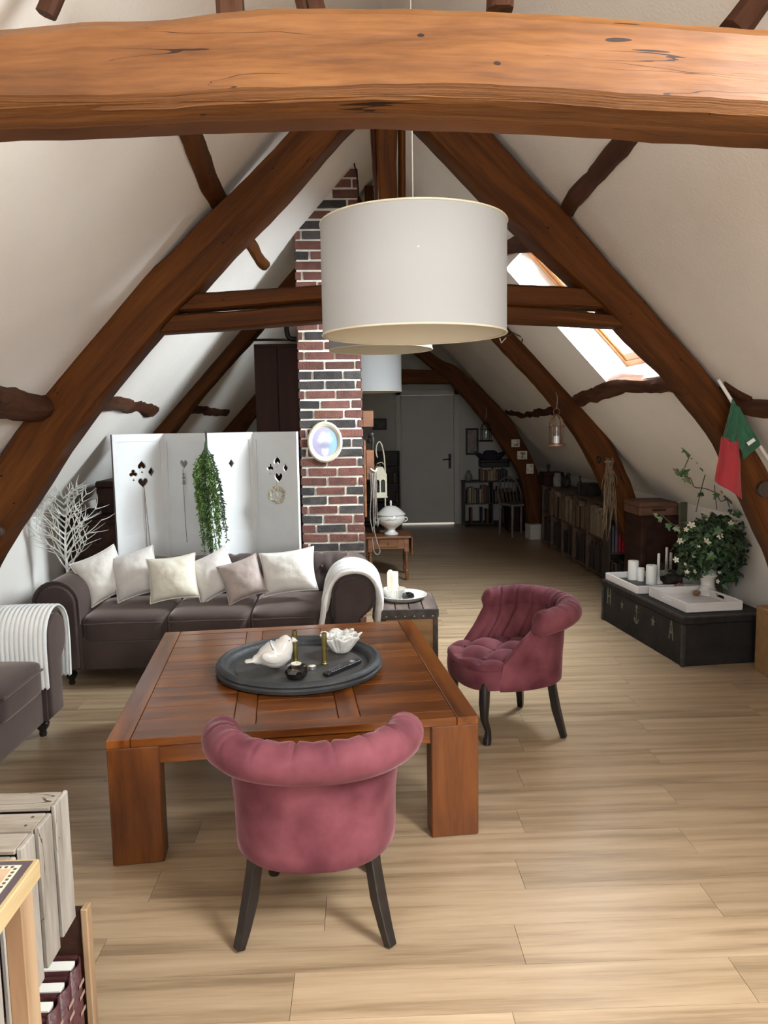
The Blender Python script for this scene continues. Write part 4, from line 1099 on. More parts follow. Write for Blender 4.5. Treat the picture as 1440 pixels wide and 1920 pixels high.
# ================================================================== white twig tree by the left wall
M['twig'] = speckle('white_twig', (.60, .60, .56), (.70, .70, .66), 30, .7, .2, 100)
tp = V((-2.085, 5.42, 0)); tw = thing('twig_tree', 'white bare twig tree standing behind the left arm of the long sofa', 'tree', tp)
rr = random.Random(21); br = MB()
def twig(p, d, l, r, lev):
    n = 5; pts = [p]; q = p
    for k in range(n):
        d = (d + V((rr.uniform(-.16, .16), rr.uniform(-.12, .12), rr.uniform(-.05, .14)))).normalized(); q = q + d*(l/n); pts.append(q)
    for v in pts: v.x = max(v.x, XL-tp.x+.02); v.y = min(v.y, .30)
    br.tube(pts, [r*(1-.75*k/n) for k in range(n+1)], 5)
    if lev > 0:
        for k in range(1, n+1):
            for sgn in (-1, 1):
                if rr.random() < .62:
                    a = rr.uniform(.5, .8)*sgn
                    dd = V((d.x*math.cos(a)-d.z*math.sin(a), d.y+rr.uniform(-.35, .35), d.x*math.sin(a)+d.z*math.cos(a)))
                    twig(pts[k].copy(), dd, l*rr.uniform(.32, .5), max(.0028, r*.6), lev-1)
for zz in [.60+.043*k for k in range(13)]:
    for sgn in (-1, 1):
        sp_ = .33*(1-(zz-.60)/.75)+.05
        a = rr.uniform(.55, .95)
        twig(V((0, 0, zz)), V((sgn*math.sin(a), rr.uniform(-.5, .2), math.cos(a))), sp_*rr.uniform(.75, 1.1), .0065, 1)
o = br.build('twigs', M['twig'], tw); o['kind'] = 'stuff'
tr = smooth_pts([V((0, 0, .10)), V((.005, 0, .4)), V((-.01, 0, .75)), V((.015, 0, 1.0)), V((.05, 0, 1.22))], 20)
MB().tube(tr, [.018-.016*k/19 for k in range(20)], 8).build('trunk', M['twig'], tw, smooth=True)
MB().lathe([(0, 0), (.09, 0), (.11, .20), (.10, .20), (.095, .17), (0, .17)], n=24).build('pot', M['white_paint'], tw, smooth=True, angle=.7)

# low dark chest under the eaves behind the screen
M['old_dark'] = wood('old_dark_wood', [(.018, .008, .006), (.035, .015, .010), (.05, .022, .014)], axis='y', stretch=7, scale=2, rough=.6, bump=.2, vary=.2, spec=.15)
ck = thing('chest_of_drawers', 'dark chest under the left eaves, glimpsed between the twig tree and the screen', 'chest', (-2.055, 6.25, 0))
MB().span((-.275, -.27, 0), (.275, .27, .90)).build('body', M['old_dark'], ck, bevel=.006)
MB().span((-.285, -.285, .90), (.285, .28, .93)).build('top', M['old_dark'], ck, bevel=.006)
for k in range(3): 
    d_ = MB().box((0, 0, 0), (.50, .02, .26)).build('drawer', M['old_dark'], ck, (0, -.28, .17+k*.28), bevel=.006)
    MB().ball((0, -.018, 0), .014, 10, 8).build('knob', M['black_iron'], d_, smooth=True)
bx = thing('dark_box', 'dark covered box on the chest under the left eaves, beside the screen', 'box', (-1.93, 6.27, .9315))
MB().span((-.15, -.20, 0), (.15, .20, .20)).build('body', M['old_dark'], bx, bevel=.008)
MB().span((-.155, -.205, .20), (.155, .205, .255)).build('lid', M['old_dark'], bx, bevel=.012)
# ================================================================== things on the coffee table
M['tray_black'] = speckle('worn_black_tray', (.018, .019, .021), (.045, .047, .050), 9, .55, .3, 60, lo=.3, hi=.75)
M['tray_floor'] = speckle('worn_tray_floor', (.035, .033, .032), (.07, .063, .058), 6, .6, .2, 60)
M['ceramic'] = plain('white_ceramic', (.64, .62, .585), .12, coat=.4)
M['matte_white'] = speckle('matte_white', (.70, .69, .66), (.78, .77, .74), 30, .7, .2, 80)
M['brass'] = speckle('aged_brass', (.20, .155, .05), (.34, .27, .10), 25, .35, metal=.85)
M['black_glass'] = plain('black_glass', (.006, .006, .007), .06, coat=.5)
M['wax'] = plain('cream_wax', (.80, .76, .62), .45, subs=0)
M['wax_white'] = plain('white_wax', (.76, .76, .72), .45)
M['tin'] = plain('tin', (.6, .6, .6), .3, metal=.9)
M['plastic'] = plain('black_plastic', (.012, .012, .014), .35)
TR = V((-.300, 3.46, TZ+.001))
tr_ = thing('round_tray', 'round black wooden tray with a ridged rim in the middle of the coffee table', 'tray', TR)
R0_ = .378
MB().lathe([(0, .004), (R0_-.02, .0), (R0_, .008), (R0_+.004, .022), (R0_-.004, .030), (R0_+.002, .040), (R0_-.006, .052), (R0_-.022, .056), (R0_-.030, .048), (R0_-.040, .046), (R0_-.052, .040), (R0_-.058, .020), (R0_-.075, .018), (R0_-.080, .0145), (0, .0145)], n=96).build('tray_body', M['tray_black'], tr_, smooth=True, angle=.9)
MB().lathe([(0, .0165), (R0_-.083, .0165), (R0_-.084, .0135)], n=80).build('tray_floor', M['tray_floor'], tr_, smooth=True, angle=.5)
for a in (1.25, -1.75):
    pass
TF = TR.z + .0172
def on_tray(px, py): q = gz(px, py, TF); return V((q.x, q.y, TF))
bp = on_tray(516, 1254)
bird = thing('bird_figurine', 'glossy white ceramic bird with raised head on the left of the black tray', 'figurine', bp, math.radians(8))
def birdf(u, v):
    # body of revolution along a bent axis, tail at left, head up right
    t = v
    prof = [(-.135, .040, .008), (-.13, .041, .017), (-.10, .044, .018), (-.072, .049, .026), (-.050, .056, .044), (-.022, .062, .060), (.004, .068, .066), (.024, .080, .063), (.036, .096, .052), (.042, .110, .044), (.046, .124, .038), (.047, .138, .028), (.046, .149, .014), (.045, .153, .002)]
    k = t*(len(prof)-1); i = int(min(len(prof)-2, k)); f_ = k-i
    a, b = prof[i], prof[i+1]
    x, z, r = [a[j]+(b[j]-a[j])*f_ for j in range(3)]
    d = V((b[0]-a[0], 0, b[1]-a[1])).normalized(); s = V((0, 1, 0)); n = d.cross(s)
    wy = 1.35 if t < .18 else 1.0; wn = .45 if t < .18 else 1.0
    return V((x, 0, z)) + s*math.cos(2*PI*u)*r*wy + n*math.sin(2*PI*u)*r*wn
mb = MB(); mb.grid(28, 34, birdf, closed_u=True); mb.build('body', M['ceramic'], bird, (0, 0, .002), smooth=True)
MB().tube([(.078, 0, .132), (.094, 0, .127), (.106, 0, .122)], [.014, .009, .001], 10).build('beak', M['ceramic'], bird, smooth=True)
for sy in (-1, 1):
    MB().ball((.066, sy*.031, .136), .003, 8, 6).build('eye', M['black_glass'], bird, smooth=True)
    MB().ball((-.012, sy*.052, .068), (.050, .016, .028), 16, 10, ry(.25)).build('wing', M['ceramic'], bird, smooth=True)
cs = None
for k, (px, py, lab) in enumerate(((554, 1241, 'tall brass candlestick tube behind the black tealight holder on the tray'), (609, 1245, 'shorter brass candlestick tube in front of the white flower bowl'))):
    q = on_tray(px, py); h = .150 if k == 0 else .148
    c = thing('candlestick', lab, 'candlestick', q, 0, 'brass candlesticks on the tray')
    MB().lathe([(0, 0), (.0155, 0), (.0165, .004), (.014, .008), (.0135, .02), (.0125, h*.6), (.0118, h*.97), (.0135, h*.975), (.0135, h), (.009, h), (.009, h-.02), (0, h-.02)], n=20).build('tube', M['brass'], c, smooth=True, angle=.6)
    MB().lathe([(.0142, .010), (.0155, .013), (.0142, .016)], n=20).build('ring', M['brass'], c, smooth=True)
q = on_tray(640, 1222)
fb_ = thing('flower_bowl', 'white ceramic bowl shaped like a ruffled flower at the back of the tray', 'bowl', q)
def petal(r0, z0, z1, n, ph, amp, flare):
    def f(u, v):
        a = 2*PI*u; r = r0*(.45+.55*v**.8) + flare*v*v + amp*v*v*math.sin(n*a+ph)+.004*v*math.sin(23*a+ph)
        return V((r*math.cos(a), r*math.sin(a), z0+(z1-z0)*v**1.3 + amp*.8*v*math.sin(n*a*1.0+ph+1.3)))
    return f
MB().grid(90, 10, petal(.075, .0, .085, 7, 0, .009, .022), closed_u=True).build('outer_petals', M['matte_white'], fb_, smooth=True, solid=.004)
for k, (r, z0, z1) in enumerate(((.062, .035, .088), (.045, .045, .090), (.028, .05, .088))):
    MB().grid(70, 8, petal(r, z0, z1, 6-k, k*1.3, .010, .006), closed_u=True).build('inner_petals', M['matte_white'], fb_, smooth=True, solid=.0035)
MB().lathe([(0, 0), (.032, 0), (.036, .004), (.03, .012), (0, .02)], n=24).build('foot', M['matte_white'], fb_, smooth=True)
MB().ball((0, 0, .055), (.026, .026, .02), 12, 8).build('centre', M['matte_white'], fb_, smooth=True)
def faceted_holder(label, q, r, with_candle):
    t = thing('tealight_holder', label, 'tealight holder', q, 0, 'black faceted tealight holders')
    mb = MB(); bmh = bmesh.new(); bmesh.ops.create_icosphere(bmh, subdivisions=2, radius=r)
    vs = [v.co.copy() for v in bmh.verts]; fs = [[v.index for v in f.verts] for f in bmh.faces]; bmh.free()
    vs = [V((v.x, v.y, max(-r*.62, min(r*.62, v.z*.86))+r*.62)) for v in vs]
    mb.add(vs, fs); mb.build('faceted_body', M['black_glass'], t)
    if with_candle:
        MB().lathe([(0, r*1.14), (r*.42, r*1.14), (r*.43, r*1.30), (r*.36, r*1.30), (r*.3, r*1.27), (0, r*1.27)], n=24).build('tealight', M['wax'], t, smooth=True, angle=.6)
        MB().tube([(0, 0, r*1.27), (.001, 0, r*1.38)], .001, 5).build('wick', M['plastic'], t)
faceted_holder('black faceted glass tealight holder with a cream tealight at the front of the tray', on_tray(556, 1272), .053, True)
q = on_tray(585, 1254); tl = thing('tealight', 'single cream tealight in its tin cup between the brass tubes on the tray', 'candle', q)
MB().lathe([(0, 0), (.019, 0), (.0195, .015), (.0185, .015), (.0182, .002), (0, .002)], n=24).build('tin_cup', M['tin'], tl, smooth=True, angle=.6)
MB().lathe([(0, .002), (.018, .002), (.018, .0145), (.006, .0165), (0, .018)], n=24).build('candle', M['wax'], tl, smooth=True)
MB().tube([(0, 0, .017), (.001, 0, .026)], .001, 5).build('wick', M['plastic'], tl)
a, b = on_tray(612, 1268), on_tray(672, 1243)
c = (a+b)/2; an = math.atan2(b.y-a.y, b.x-a.x)
rm = thing('remote_control', 'slim black remote control lying on the right of the black tray', 'remote control', V((c.x, c.y, TF)), an)
ll = (b-a).length
superbox(MB(), (0, 0, .010), (ll/2+.008, .021, .010), .3, 28, 10).build('case', M['plastic'], rm, smooth=True)
bt = MB().lathe([(0, 0), (.0045, 0), (.004, .003), (0, .003)], n=10).mesh('key', smooth=True, angle=.6); M['key'] = plain('grey_key', (.10, .10, .11), .5); bt.materials.append(M['key'])
for i in range(6):
    for j in range(3): put('key', bt, rm, (-ll/2+.022+i*.017, (j-1)*.0115, .0195))
MB().lathe([(.008, 0), (.013, 0), (.0125, .002), (.009, .002)], n=20, closed=True).build('ring_key', M['tin'], rm, (ll/2-.045, 0, .0195))

# ================================================================== crate beside the long sofa and its tray
M['crate_wood'] = wood('crate_top_wood', [(.045, .030, .024), (.085, .058, .046), (.13, .092, .075)], axis='y', stretch=8, scale=2.4, rough=.7, bump=.4, vary=.2)
M['crate_side'] = wood('crate_side_wood', [(.20, .105, .040), (.31, .18, .075)], axis='x', stretch=8, scale=2.2, rough=.6, bump=.3, vary=.15)
M['dark_band'] = speckle('rusty_band', (.030, .025, .022), (.065, .052, .044), 25, .6, .3, 80)
KX0, KX1, KY0, KY1, KZ = .112, .462, 4.70, 5.16, .445
cr = thing('wooden_crate', 'old wooden crate used as side table at the right end of the long sofa', 'crate', ((KX0+KX1)/2, (KY0+KY1)/2, 0))
ww, dd = KX1-KX0, KY1-KY0
MB().box((0, 0, KZ/2-.01), (ww-.02, dd-.02, KZ-.03)).build('box', M['crate_side'], cr, bevel=.003)
nb = 4
for k in range(nb):
    MB().box((0, 0, 0), (ww/nb-.006, dd, .016)).build('top_board', M['crate_wood'], cr, (-ww/2+ww/nb*(k+.5), 0, KZ-.008), bevel=.002)
MB().box((0, 0, 0), (ww+.004, .012, .062)).build('edge_band', M['dark_band'], cr, (0, -dd/2-.003, KZ-.032), bevel=.002)
MB().box((0, 0, 0), (.012, dd+.004, .05)).build('edge_band', M['dark_band'], cr, (ww/2+.003, 0, KZ-.03), bevel=.002)
for sx in (-1, 1):
    MB().box((0, 0, 0), (.030, .030, KZ-.06)).build('corner_post', M['dark_band'], cr, (sx*(ww/2-.012), -dd/2+.010, (KZ-.06)/2), bevel=.002)
rv = MB().ball((0, 0, 0), (.005, .003, .005), 8, 5).mesh('rivet', smooth=True); rv.materials.append(M['tin'])
for k in range(6): put('rivet', rv, cr, (-ww/2+.03+k*(ww-.06)/5, -dd/2-.009, KZ-.045))
q = V((.262, 4.985, KZ+.001))
pt = thing('fluted_tray', 'round white fluted tray on the wooden crate beside the long sofa', 'tray', q)
mb = MB()
def flu(u, v):
    prof = [(0, .004), (.115, .004), (.128, .010), (.145, .030), (.156, .034), (.158, .030), (.147, .024), (.130, .003), (.115, 0), (0, 0)]
    k = v*(len(prof)-1); i = min(len(prof)-2, int(k)); f_ = k-i; r = prof[i][0]*(1-f_)+prof[i+1][0]*f_; z = prof[i][1]*(1-f_)+prof[i+1][1]*f_
    r *= 1 + (.012*math.cos(40*2*PI*u) if r > .125 else 0); return V((r*math.cos(2*PI*u), r*math.sin(2*PI*u), z))
mb.grid(240, 10, flu, closed_u=True); mb.build('tray_body', M['ceramic'], pt, smooth=True, angle=.9)
tz = q.z+.0045
bc = V((.205, 4.985, tz)); bw = thing('ribbed_bowl', 'white ribbed bowl holding a cream candle on the fluted tray', 'bowl', bc)
def ribs(u, v):
    prof = [(0, 0), (.052, 0), (.056, .006), (.070, .04), (.078, .066), (.074, .066), (.066, .04), (.05, .012), (0, .012)]
    k = v*(len(prof)-1); i = min(len(prof)-2, int(k)); f_ = k-i; r = prof[i][0]*(1-f_)+prof[i+1][0]*f_; z = prof[i][1]*(1-f_)+prof[i+1][1]*f_
    r *= 1+.014*math.cos(30*2*PI*u)*(1 if .02 < v < .55 else 0); return V((r*math.cos(2*PI*u), r*math.sin(2*PI*u), z))
MB().grid(180, 17, ribs, closed_u=True).build('bowl_body', M['ceramic'], bw, smooth=True, angle=1.)
def pillar(label, c, r, h, mat='wax_white', drip=False, name='pillar_candle', group=None):
    t = thing(name, label, 'candle', c, 0, group)
    MB().lathe([(0, 0), (r, 0), (r, h*.96), (r*.95, h*.995), (r*.8, h), (r*.55, h*.985), (0, h*.97)], n=28).build('wax', M[mat], t, smooth=True, angle=.9)
    MB().tube([(0, 0, h*.965), (.002, 0, h+.010)], .0013, 5).build('wick', M['plastic'], t)
    if drip:
        MB().tube(smooth_pts([V((r*.5, -r*.5, h*.98)), V((r*.95, -r*.3, h*1.02)), V((r*1.05, 0, h*.9)), V((r*1.04, 0, h*.55)), V((r*1.2, 0, h*.35))], 12), [.004]*11+[.006], 6).build('drip', M[mat], t, smooth=True)
        MB().ball((-r*.4, 0, h*1.0), (r*.5, r*.8, h*.09), 10, 6).build('melted_lip', M[mat], t, smooth=True)
    return t
pillar('cream half burnt pillar candle standing in the ribbed bowl by the sofa', V((.193, 4.985, tz+.0125)), .034, .165, 'wax', True)
faceted_holder('black faceted glass holder on the fluted tray beside the ribbed bowl', V((.292, 4.915, tz)), .042, False)

# ================================================================== drop-leaf side table with tureen and lantern
M['walnut'] = wood('side_table_wood', [(.085, .028, .010), (.15, .055, .018), (.21, .082, .030)], axis='x', stretch=8, scale=2.3, rough=.4, bump=.15, vary=.1, coat=.1)
DT = .462
st = thing('drop_leaf_table', 'small brown wooden drop leaf table with turned legs behind the chimney', 'table', (.265, 7.93, 0))
MB().box((0, 0, DT-.010), (.46, .46, .020)).build('table_top', M['walnut'], st, bevel=.004, seg=2)
for sx in (-1, 1): MB().box((sx*.240, 0, DT-.105), (.016, .44, .19)).build('drop_leaf', M['walnut'], st, bevel=.004)
for sx in (-1, 1):
    for sy in (-1, 1):
        lg = MB().box((0, 0, .375), (.044, .044, .145)); lg.lathe([(0, .303), (.020, .303), (.018, .29), (.012, .283), (.021, .272), (.012, .262), (.017, .245), (.021, .20), (.017, .14), (.013, .11), (.020, .098), (.013, .088), (.019, .07), (.019, .02), (.014, 0), (0, 0)], n=16)
        lg.build('leg', M['walnut'], st, (sx*.185, sy*.185, 0), smooth=True, angle=.6)
for sy in (-1, 1): MB().box((0, sy*.19, .385), (.33, .016, .115)).build('apron', M['walnut'], st, bevel=.002)
for sx in (-1, 1): MB().box((sx*.19, 0, .385), (.016, .33, .115)).build('apron', M['walnut'], st, bevel=.002)
d_ = MB().box((0, -.200, .388), (.20, .012, .085)).build('drawer', M['walnut'], st, bevel=.004)
MB().ball((0, -.214, .388), .010, 10, 8).build('knob', M['brass'], d_, smooth=True)
q = V((.300, 7.86, DT+.001))
tu = thing('tureen', 'white lidded soup tureen on the drop leaf table', 'tureen', q)
MB().lathe([(0, 0), (.072, 0), (.074, .010), (.060, .022), (.042, .035), (.042, .055), (.07, .075), (.125, .115), (.146, .155), (.146, .185), (.136, .205), (.128, .205), (.12, .19), (.05, .09), (0, .08)], n=48).build('bowl', M['ceramic'], tu, smooth=True, angle=1.)
ld = MB().lathe([(.150, .205), (.152, .212), (.13, .232), (.085, .272), (.05, .292), (.018, .297), (0, .297)], n=48).build('lid', M['ceramic'], tu, smooth=True, angle=1.)
MB().lathe([(0, .296), (.012, .296), (.010, .315), (.013, .335), (.008, .350), (0, .353)], n=16).build('finial', M['ceramic'], ld, smooth=True)
for sx in (-1, 1): MB().tube(smooth_pts([V((sx*.138, 0, .175)), V((sx*.165, 0, .168)), V((sx*.166, 0, .145)), V((sx*.138, 0, .130))], 12), .006, 8).build('handle', M['ceramic'], tu, smooth=True)
M['grey_print'] = plain('grey_relief', (.35, .36, .34), .3)
MB().tube(smooth_pts([V((-.055, -.142, .165)), V((-.02, -.150, .172)), V((.02, -.150, .168)), V((.05, -.143, .172))], 10), .003, 6).build('relief', M['grey_print'], tu, smooth=True)
q = V((.247, 8.07, DT+.001))
hk = thing('lantern_stand', 'cream curved metal hook stand on the drop leaf table behind the tureen', 'stand', q)
MB().lathe([(0, 0), (.06, 0), (.058, .008), (.01, .012), (0, .012)], n=24).build('base', M['cream_paint'], hk, smooth=True, angle=.6)
hook = [V((0, 0, .01)), V((.004, 0, .35)), V((.006, 0, .66)), V((-.004, 0, .82)), V((-.024, 0, .915)), V((-.05, 0, .952)), V((-.075, 0, .92)), V((-.085, 0, .86)), V((-.078, 0, .80)), V((-.07, 0, .785))]
MB().tube(smooth_pts(hook, 50), .0075, 8).build('hook_rod', M['cream_paint'], hk, smooth=True)
MB().tube(smooth_pts([V((.005, 0, .70)), V((-.03, 0, .735)), V((-.072, 0, .72))], 10), .004, 6).build('arm', M['cream_paint'], hk, smooth=True)
ln_ = thing('lantern', 'cream wooden lantern with arched windows hanging from the hook stand', 'lantern', V((.183, 8.02, .845)), math.radians(12))
bw_, bh_ = .138, .225
M['lantern_glass'] = thin_glass('lantern_glass', (.55, .58, .62))
win_o = [(-bw_/2, 0), (bw_/2, 0), (bw_/2, bh_), (-bw_/2, bh_)]
def arch(cx_, w, z0, z1):
    P = [(cx_-w/2, z0), (cx_+w/2, z0)]
    for k in range(1, 9): 
        a = PI*k/9; P.append((cx_+w/2*math.cos(a), z1+.03*math.sin(a)))
    return P
for k in range(4):
    f = curve_plate('side', [win_o, arch(-.030, .045, .045, .15), arch(.030, .045, .045, .15)], .006, M['cream_paint'], ln_)
    a = k*PI/2; f.rotation_euler = (0, 0, a); f.location = (math.sin(a)*bw_/2, -math.cos(a)*bw_/2, 0)
MB().span((-bw_/2-.008, -bw_/2-.008, -.012), (bw_/2+.008, bw_/2+.008, .001)).build('floor_board', M['cream_paint'], ln_, bevel=.002)
MB().prism([(-bw_/2-.006, bh_), (bw_/2+.006, bh_), (.03, bh_+.085), (-.03, bh_+.085)], -bw_/2-.004, bw_/2+.004).build('roof', M['cream_paint'], ln_, bevel=.002)
MB().span((-.062, -.062, .04), (.062, -.060, .185)).build('glass', M['lantern_glass'], ln_)
MB().tube([V((.022*math.cos(2*PI*k/16)*.8, 0, bh_+.105+.022*math.sin(2*PI*k/16))) for k in range(17)], .003, 6, cap=False).build('ring', M['brass'], ln_, smooth=True)
pillar('small cream candle standing inside the cream hanging lantern', V((.183, 8.02, .8465)), .022, .07, 'wax', False, 'lantern_candle')

# old wall telephone on the side of the chimney
ph = thing('wall_telephone', 'old wooden wall telephone with black receiver on the side of the chimney', 'telephone', (CX1+.002, 6.27, 1.27))
MB().span((0, -.10, -.42), (.02, .10, .20)).build('backboard', M['walnut'], ph, bevel=.004)
MB().span((.02, -.08, -.12), (.085, .08, .12)).build('case', M['walnut'], ph, bevel=.006)
MB().span((0, -.085, .305), (.085, .085, .435)).build('bell_box', M['walnut'], ph, bevel=.004)
MB().lathe([(0, 0), (.028, 0), (.034, .012), (.030, .045), (.012, .055), (0, .055)], (.062, -.03, .175), n=20).build('mouthpiece', M['black_iron'], ph, smooth=True, angle=.7)
MB().tube(smooth_pts([V((.062, -.05, .25)), V((.078, -.06, .20)), V((.072, -.06, .10)), V((.066, -.06, .03)), V((.07, -.055, -.02))], 20), [.030, .030, .018, .014, .013, .013, .013, .013, .013, .013, .013, .013, .013, .013, .013, .014, .016, .020, .022, .022], 12).build('receiver', M['black_iron'], ph, smooth=True)
MB().tube(smooth_pts([V((.055, -.08, -.03)), V((.09, -.085, -.05)), V((.105, -.08, -.03))], 10), .007, 8).build('cradle', M['cream_paint'], ph, smooth=True)
M['grey_cord'] = speckle('grey_cord', (.10, .085, .075), (.18, .155, .135), 40, .8)
for k in range(5):
    dx = .055+.012*k
    MB().tube(smooth_pts([V((dx, -.09, -.06)), V((dx+.006*math.sin(k), -.095, -.25)), V((dx-.01*math.cos(k*2), -.09, -.42-.02*k)), V((dx+.012, -.09, -.55+.03*k))], 16), .0045, 6).build('cord', M['grey_cord'], ph, smooth=True)
MB().tube(smooth_pts([V((.07, -.09, -.5)), V((.095, -.09, -.62)), V((.12, -.09, -.70)), V((.10, -.09, -.73)), V((.07, -.09, -.70)), V((.06, -.09, -.60))], 24), .005, 6).build('loop', M['grey_cord'], ph, smooth=True)
# ================================================================== black trunk under the right slope, with trays and plant
M['trunk'] = speckle('black_trunk', (.010, .0095, .0095), (.026, .022, .020), 6, .65, .35, 50, spec=.2, lo=.35, hi=.8)
M['trunk_edge'] = speckle('trunk_edge', (.016, .014, .013), (.055, .046, .038), 22, .6, .3, 60, lo=.45, hi=.8)
M['stencil'] = speckle('faded_stencil', (.055, .058, .040), (.12, .125, .085), 30, .8, lo=.3, hi=.6)
TKH = .33
tN, tF, tR = gz(1278, 1251, 0), gz(1128, 1161, 0), gz(1421, 1238, 0)
ang = math.atan2(tF.y-tN.y, tF.x-tN.x)          # long side runs away from the camera
TL_ = (tF-tN).length
TW_ = .60
tk = thing('trunk', 'low black painted wooden trunk with faded stencil marks under the right slope', 'trunk', tN, ang-PI/2)
# local frame: +y along the long side away from the camera, +x towards the wall
MB().span((.006, .006, 0), (TW_-.006, TL_-.006, TKH-.052)).build('box', M['trunk'], tk, bevel=.004)
MB().span((0, 0, TKH-.050), (TW_, TL_, TKH)).build('lid', M['trunk'], tk, bevel=.005)
for nm, a, b in (('edge_strip', (-.003, -.003, 0), (.022, .02, TKH-.05)), ('edge_strip', (TW_-.022, -.003, 0), (TW_+.003, .02, TKH-.05)), ('edge_strip', (-.003, TL_-.02, 0), (.022, TL_+.003, TKH-.05)),
                 ('lid_strip', (-.004, -.004, TKH-.012), (.02, TL_+.004, TKH+.002)), ('lid_strip', (.02, -.004, TKH-.012), (TW_+.004, .018, TKH+.002))):
    MB().span(a, b).build(nm, M['trunk_edge'], tk, bevel=.003)
def decal(kind, u, z, s):
    """stencil marks on the long front face (local x = 0), thin paint plates"""
    polys = []
    if kind == 'A': polys = [[(-.5, -1), (-.28, -1), (0, .72), (.28, -1), (.5, -1), (.12, 1), (-.12, 1)], [(-.2, -.38), (.2, -.38), (.14, -.15), (-.14, -.15)]]
    elif kind == 'H': polys = [[(-.5, -1), (-.25, -1), (-.25, 1), (-.5, 1)], [(.25, -1), (.5, -1), (.5, 1), (.25, 1)], [(-.25, -.12), (.25, -.12), (.25, .14), (-.25, .14)]]
    elif kind == 'star':
        polys = [[((.62 if k % 2 == 0 else .26)*math.sin(PI*k/5), (.8 if k % 2 == 0 else .34)*math.cos(PI*k/5)) for k in range(10)]]
    elif kind == 'anchor':
        ring = [(.26*math.cos(2*PI*k/14), 1.05+.26*math.sin(2*PI*k/14)) for k in range(14)]
        polys = [ring, [(-.09, -.8), (.09, -.8), (.09, .85), (-.09, .85)], [(-.4, .35), (.4, .35), (.4, .52), (-.4, .52)],
                 [(-.75, -.45), (-.5, -.5), (-.3, -.78), (0, -.9), (.3, -.78), (.5, -.5), (.75, -.45), (.5, -1.0), (0, -1.25), (-.5, -1.0)]]
    mb = MB()
    for p in polys: mb.prism([(u-x*s, z+y_*s) for x, y_ in p], -.0012, .0045, 'yz')
    mb.v = [(v[0]+.0055, v[1], v[2]) for v in mb.v]
    return mb.build('stencil_mark', M['stencil'], tk)
for kd, px, py, s in (('H', 1141, 1118, .065), ('star', 1165, 1135, .05), ('anchor', 1192, 1153, .055), ('star', 1223, 1166, .05), ('A', 1257, 1181, .065)):
    d = ray(px, py); n = V((math.cos(ang-PI/2), math.sin(ang-PI/2), 0)); t = (tN-CAM).dot(n)/d.dot(n); q = CAM+d*t
    u = (q-tN).dot(V((math.cos(ang), math.sin(ang), 0)))
    decal(kd, u, q.z, s)
M['tray_white'] = wood('white_tray', [(.56, .53, .52), (.66, .63, .62), (.72, .70, .68)], axis='x', stretch=8, scale=2, rough=.6, bump=.12, vary=.03)
M['tray_bed'] = plain('dark_slate_bed', (.035, .033, .034), .5)
def box_tray(label, c, rzz, lx, ly, h, hole=True, bed='tray_white'):
    t = thing('serving_tray', label, 'tray', c, rzz)
    w = .014
    MB().span((-lx/2+.002, -ly/2+.002, 0), (lx/2-.002, ly/2-.002, .010)).build('tray_base', M[bed], t)
    for sy in (-1, 1): MB().box((0, sy*(ly/2-w/2), h/2), (lx, w, h)).build('side', M['tray_white'], t, bevel=.003)
    for sx in (-1, 1):
        a, b = sx*(lx/2-w/2), .05
        out = [(-(ly/2-w), 0), (ly/2-w, 0), (ly/2-w, h), (-(ly/2-w), h)]
        hl = [(-b+.012*math.cos(a_), h*.6+.012*math.sin(a_)) for a_ in [PI/2+PI*k/6 for k in range(7)]] + [(b+.012*math.cos(a_), h*.6+.012*math.sin(a_)) for a_ in [-PI/2+PI*k/6 for k in range(7)]]
        e = curve_plate('handle_end', [out, hl] if hole else [out], w, M['tray_white'], t); e.location = (a, 0, 0); e.rotation_euler = (0, 0, PI/2)
    return t
zt = TKH+.0035
def on_trunk(px, py, z=zt): return gz(px, py, z)
rt = ang-PI/2
def tl(u, v, z=zt):      # u across from the room side, v along from the near end
    return tN + V((math.cos(rt)*u - math.sin(rt)*v, math.sin(rt)*u + math.cos(rt)*v, z))
box_tray('white wooden tray at the far end of the black trunk, carrying white pillar candles', tl(.265, .955), rt+PI/2, .545, .50, .055, True, 'tray_bed')
box_tray('white wooden tray at the near end of the black trunk, under the ivy', tl(.275, .355), rt, .40, .52, .06)
zc = zt+.0105
def cat_(px, py): q = gz(px, py, zc); return q
pillar('thick white pillar candle farthest left on the far white tray', cat_(1187, 1086), .041, .150)
pillar('short white pillar candle between the two thick ones on the far white tray', cat_(1201, 1089), .029, .105)
pillar('white pillar candle at the near corner of the far white tray', cat_(1221, 1095), .041, .148)
def taper(label, q, h, holder=True):
    t = thing('taper_candle', label, 'candle', q)
    if holder: MB().lathe([(0, 0), (.036, 0), (.032, .014), (.016, .025), (.014, .05), (.016, .055), (0, .055)], n=18).build('holder', M['ceramic'], t, smooth=True, angle=.8)
    MB().lathe([(0, .05), (.011, .05), (.0105, h-.005), (.006, h), (0, h)], n=14).build('wax', M['wax_white'], t, smooth=True)
taper('slim white taper candle in a small white holder beside the glass box', cat_(1234, 1094), .235)
taper('slim white taper candle behind the glass box on the far tray', cat_(1249, 1080), .235)
taper('shorter taper candle near the leaves behind the glass box', cat_(1257, 1079), .19)
M['clear_glass'] = thin_glass('clear_glass', (.90, .92, .92))
q = gz(1262, 1091, zc); gbx = thing('glass_box', 'clear glass terrarium box filled with dark bark on the far white tray', 'glass box', q, rt)
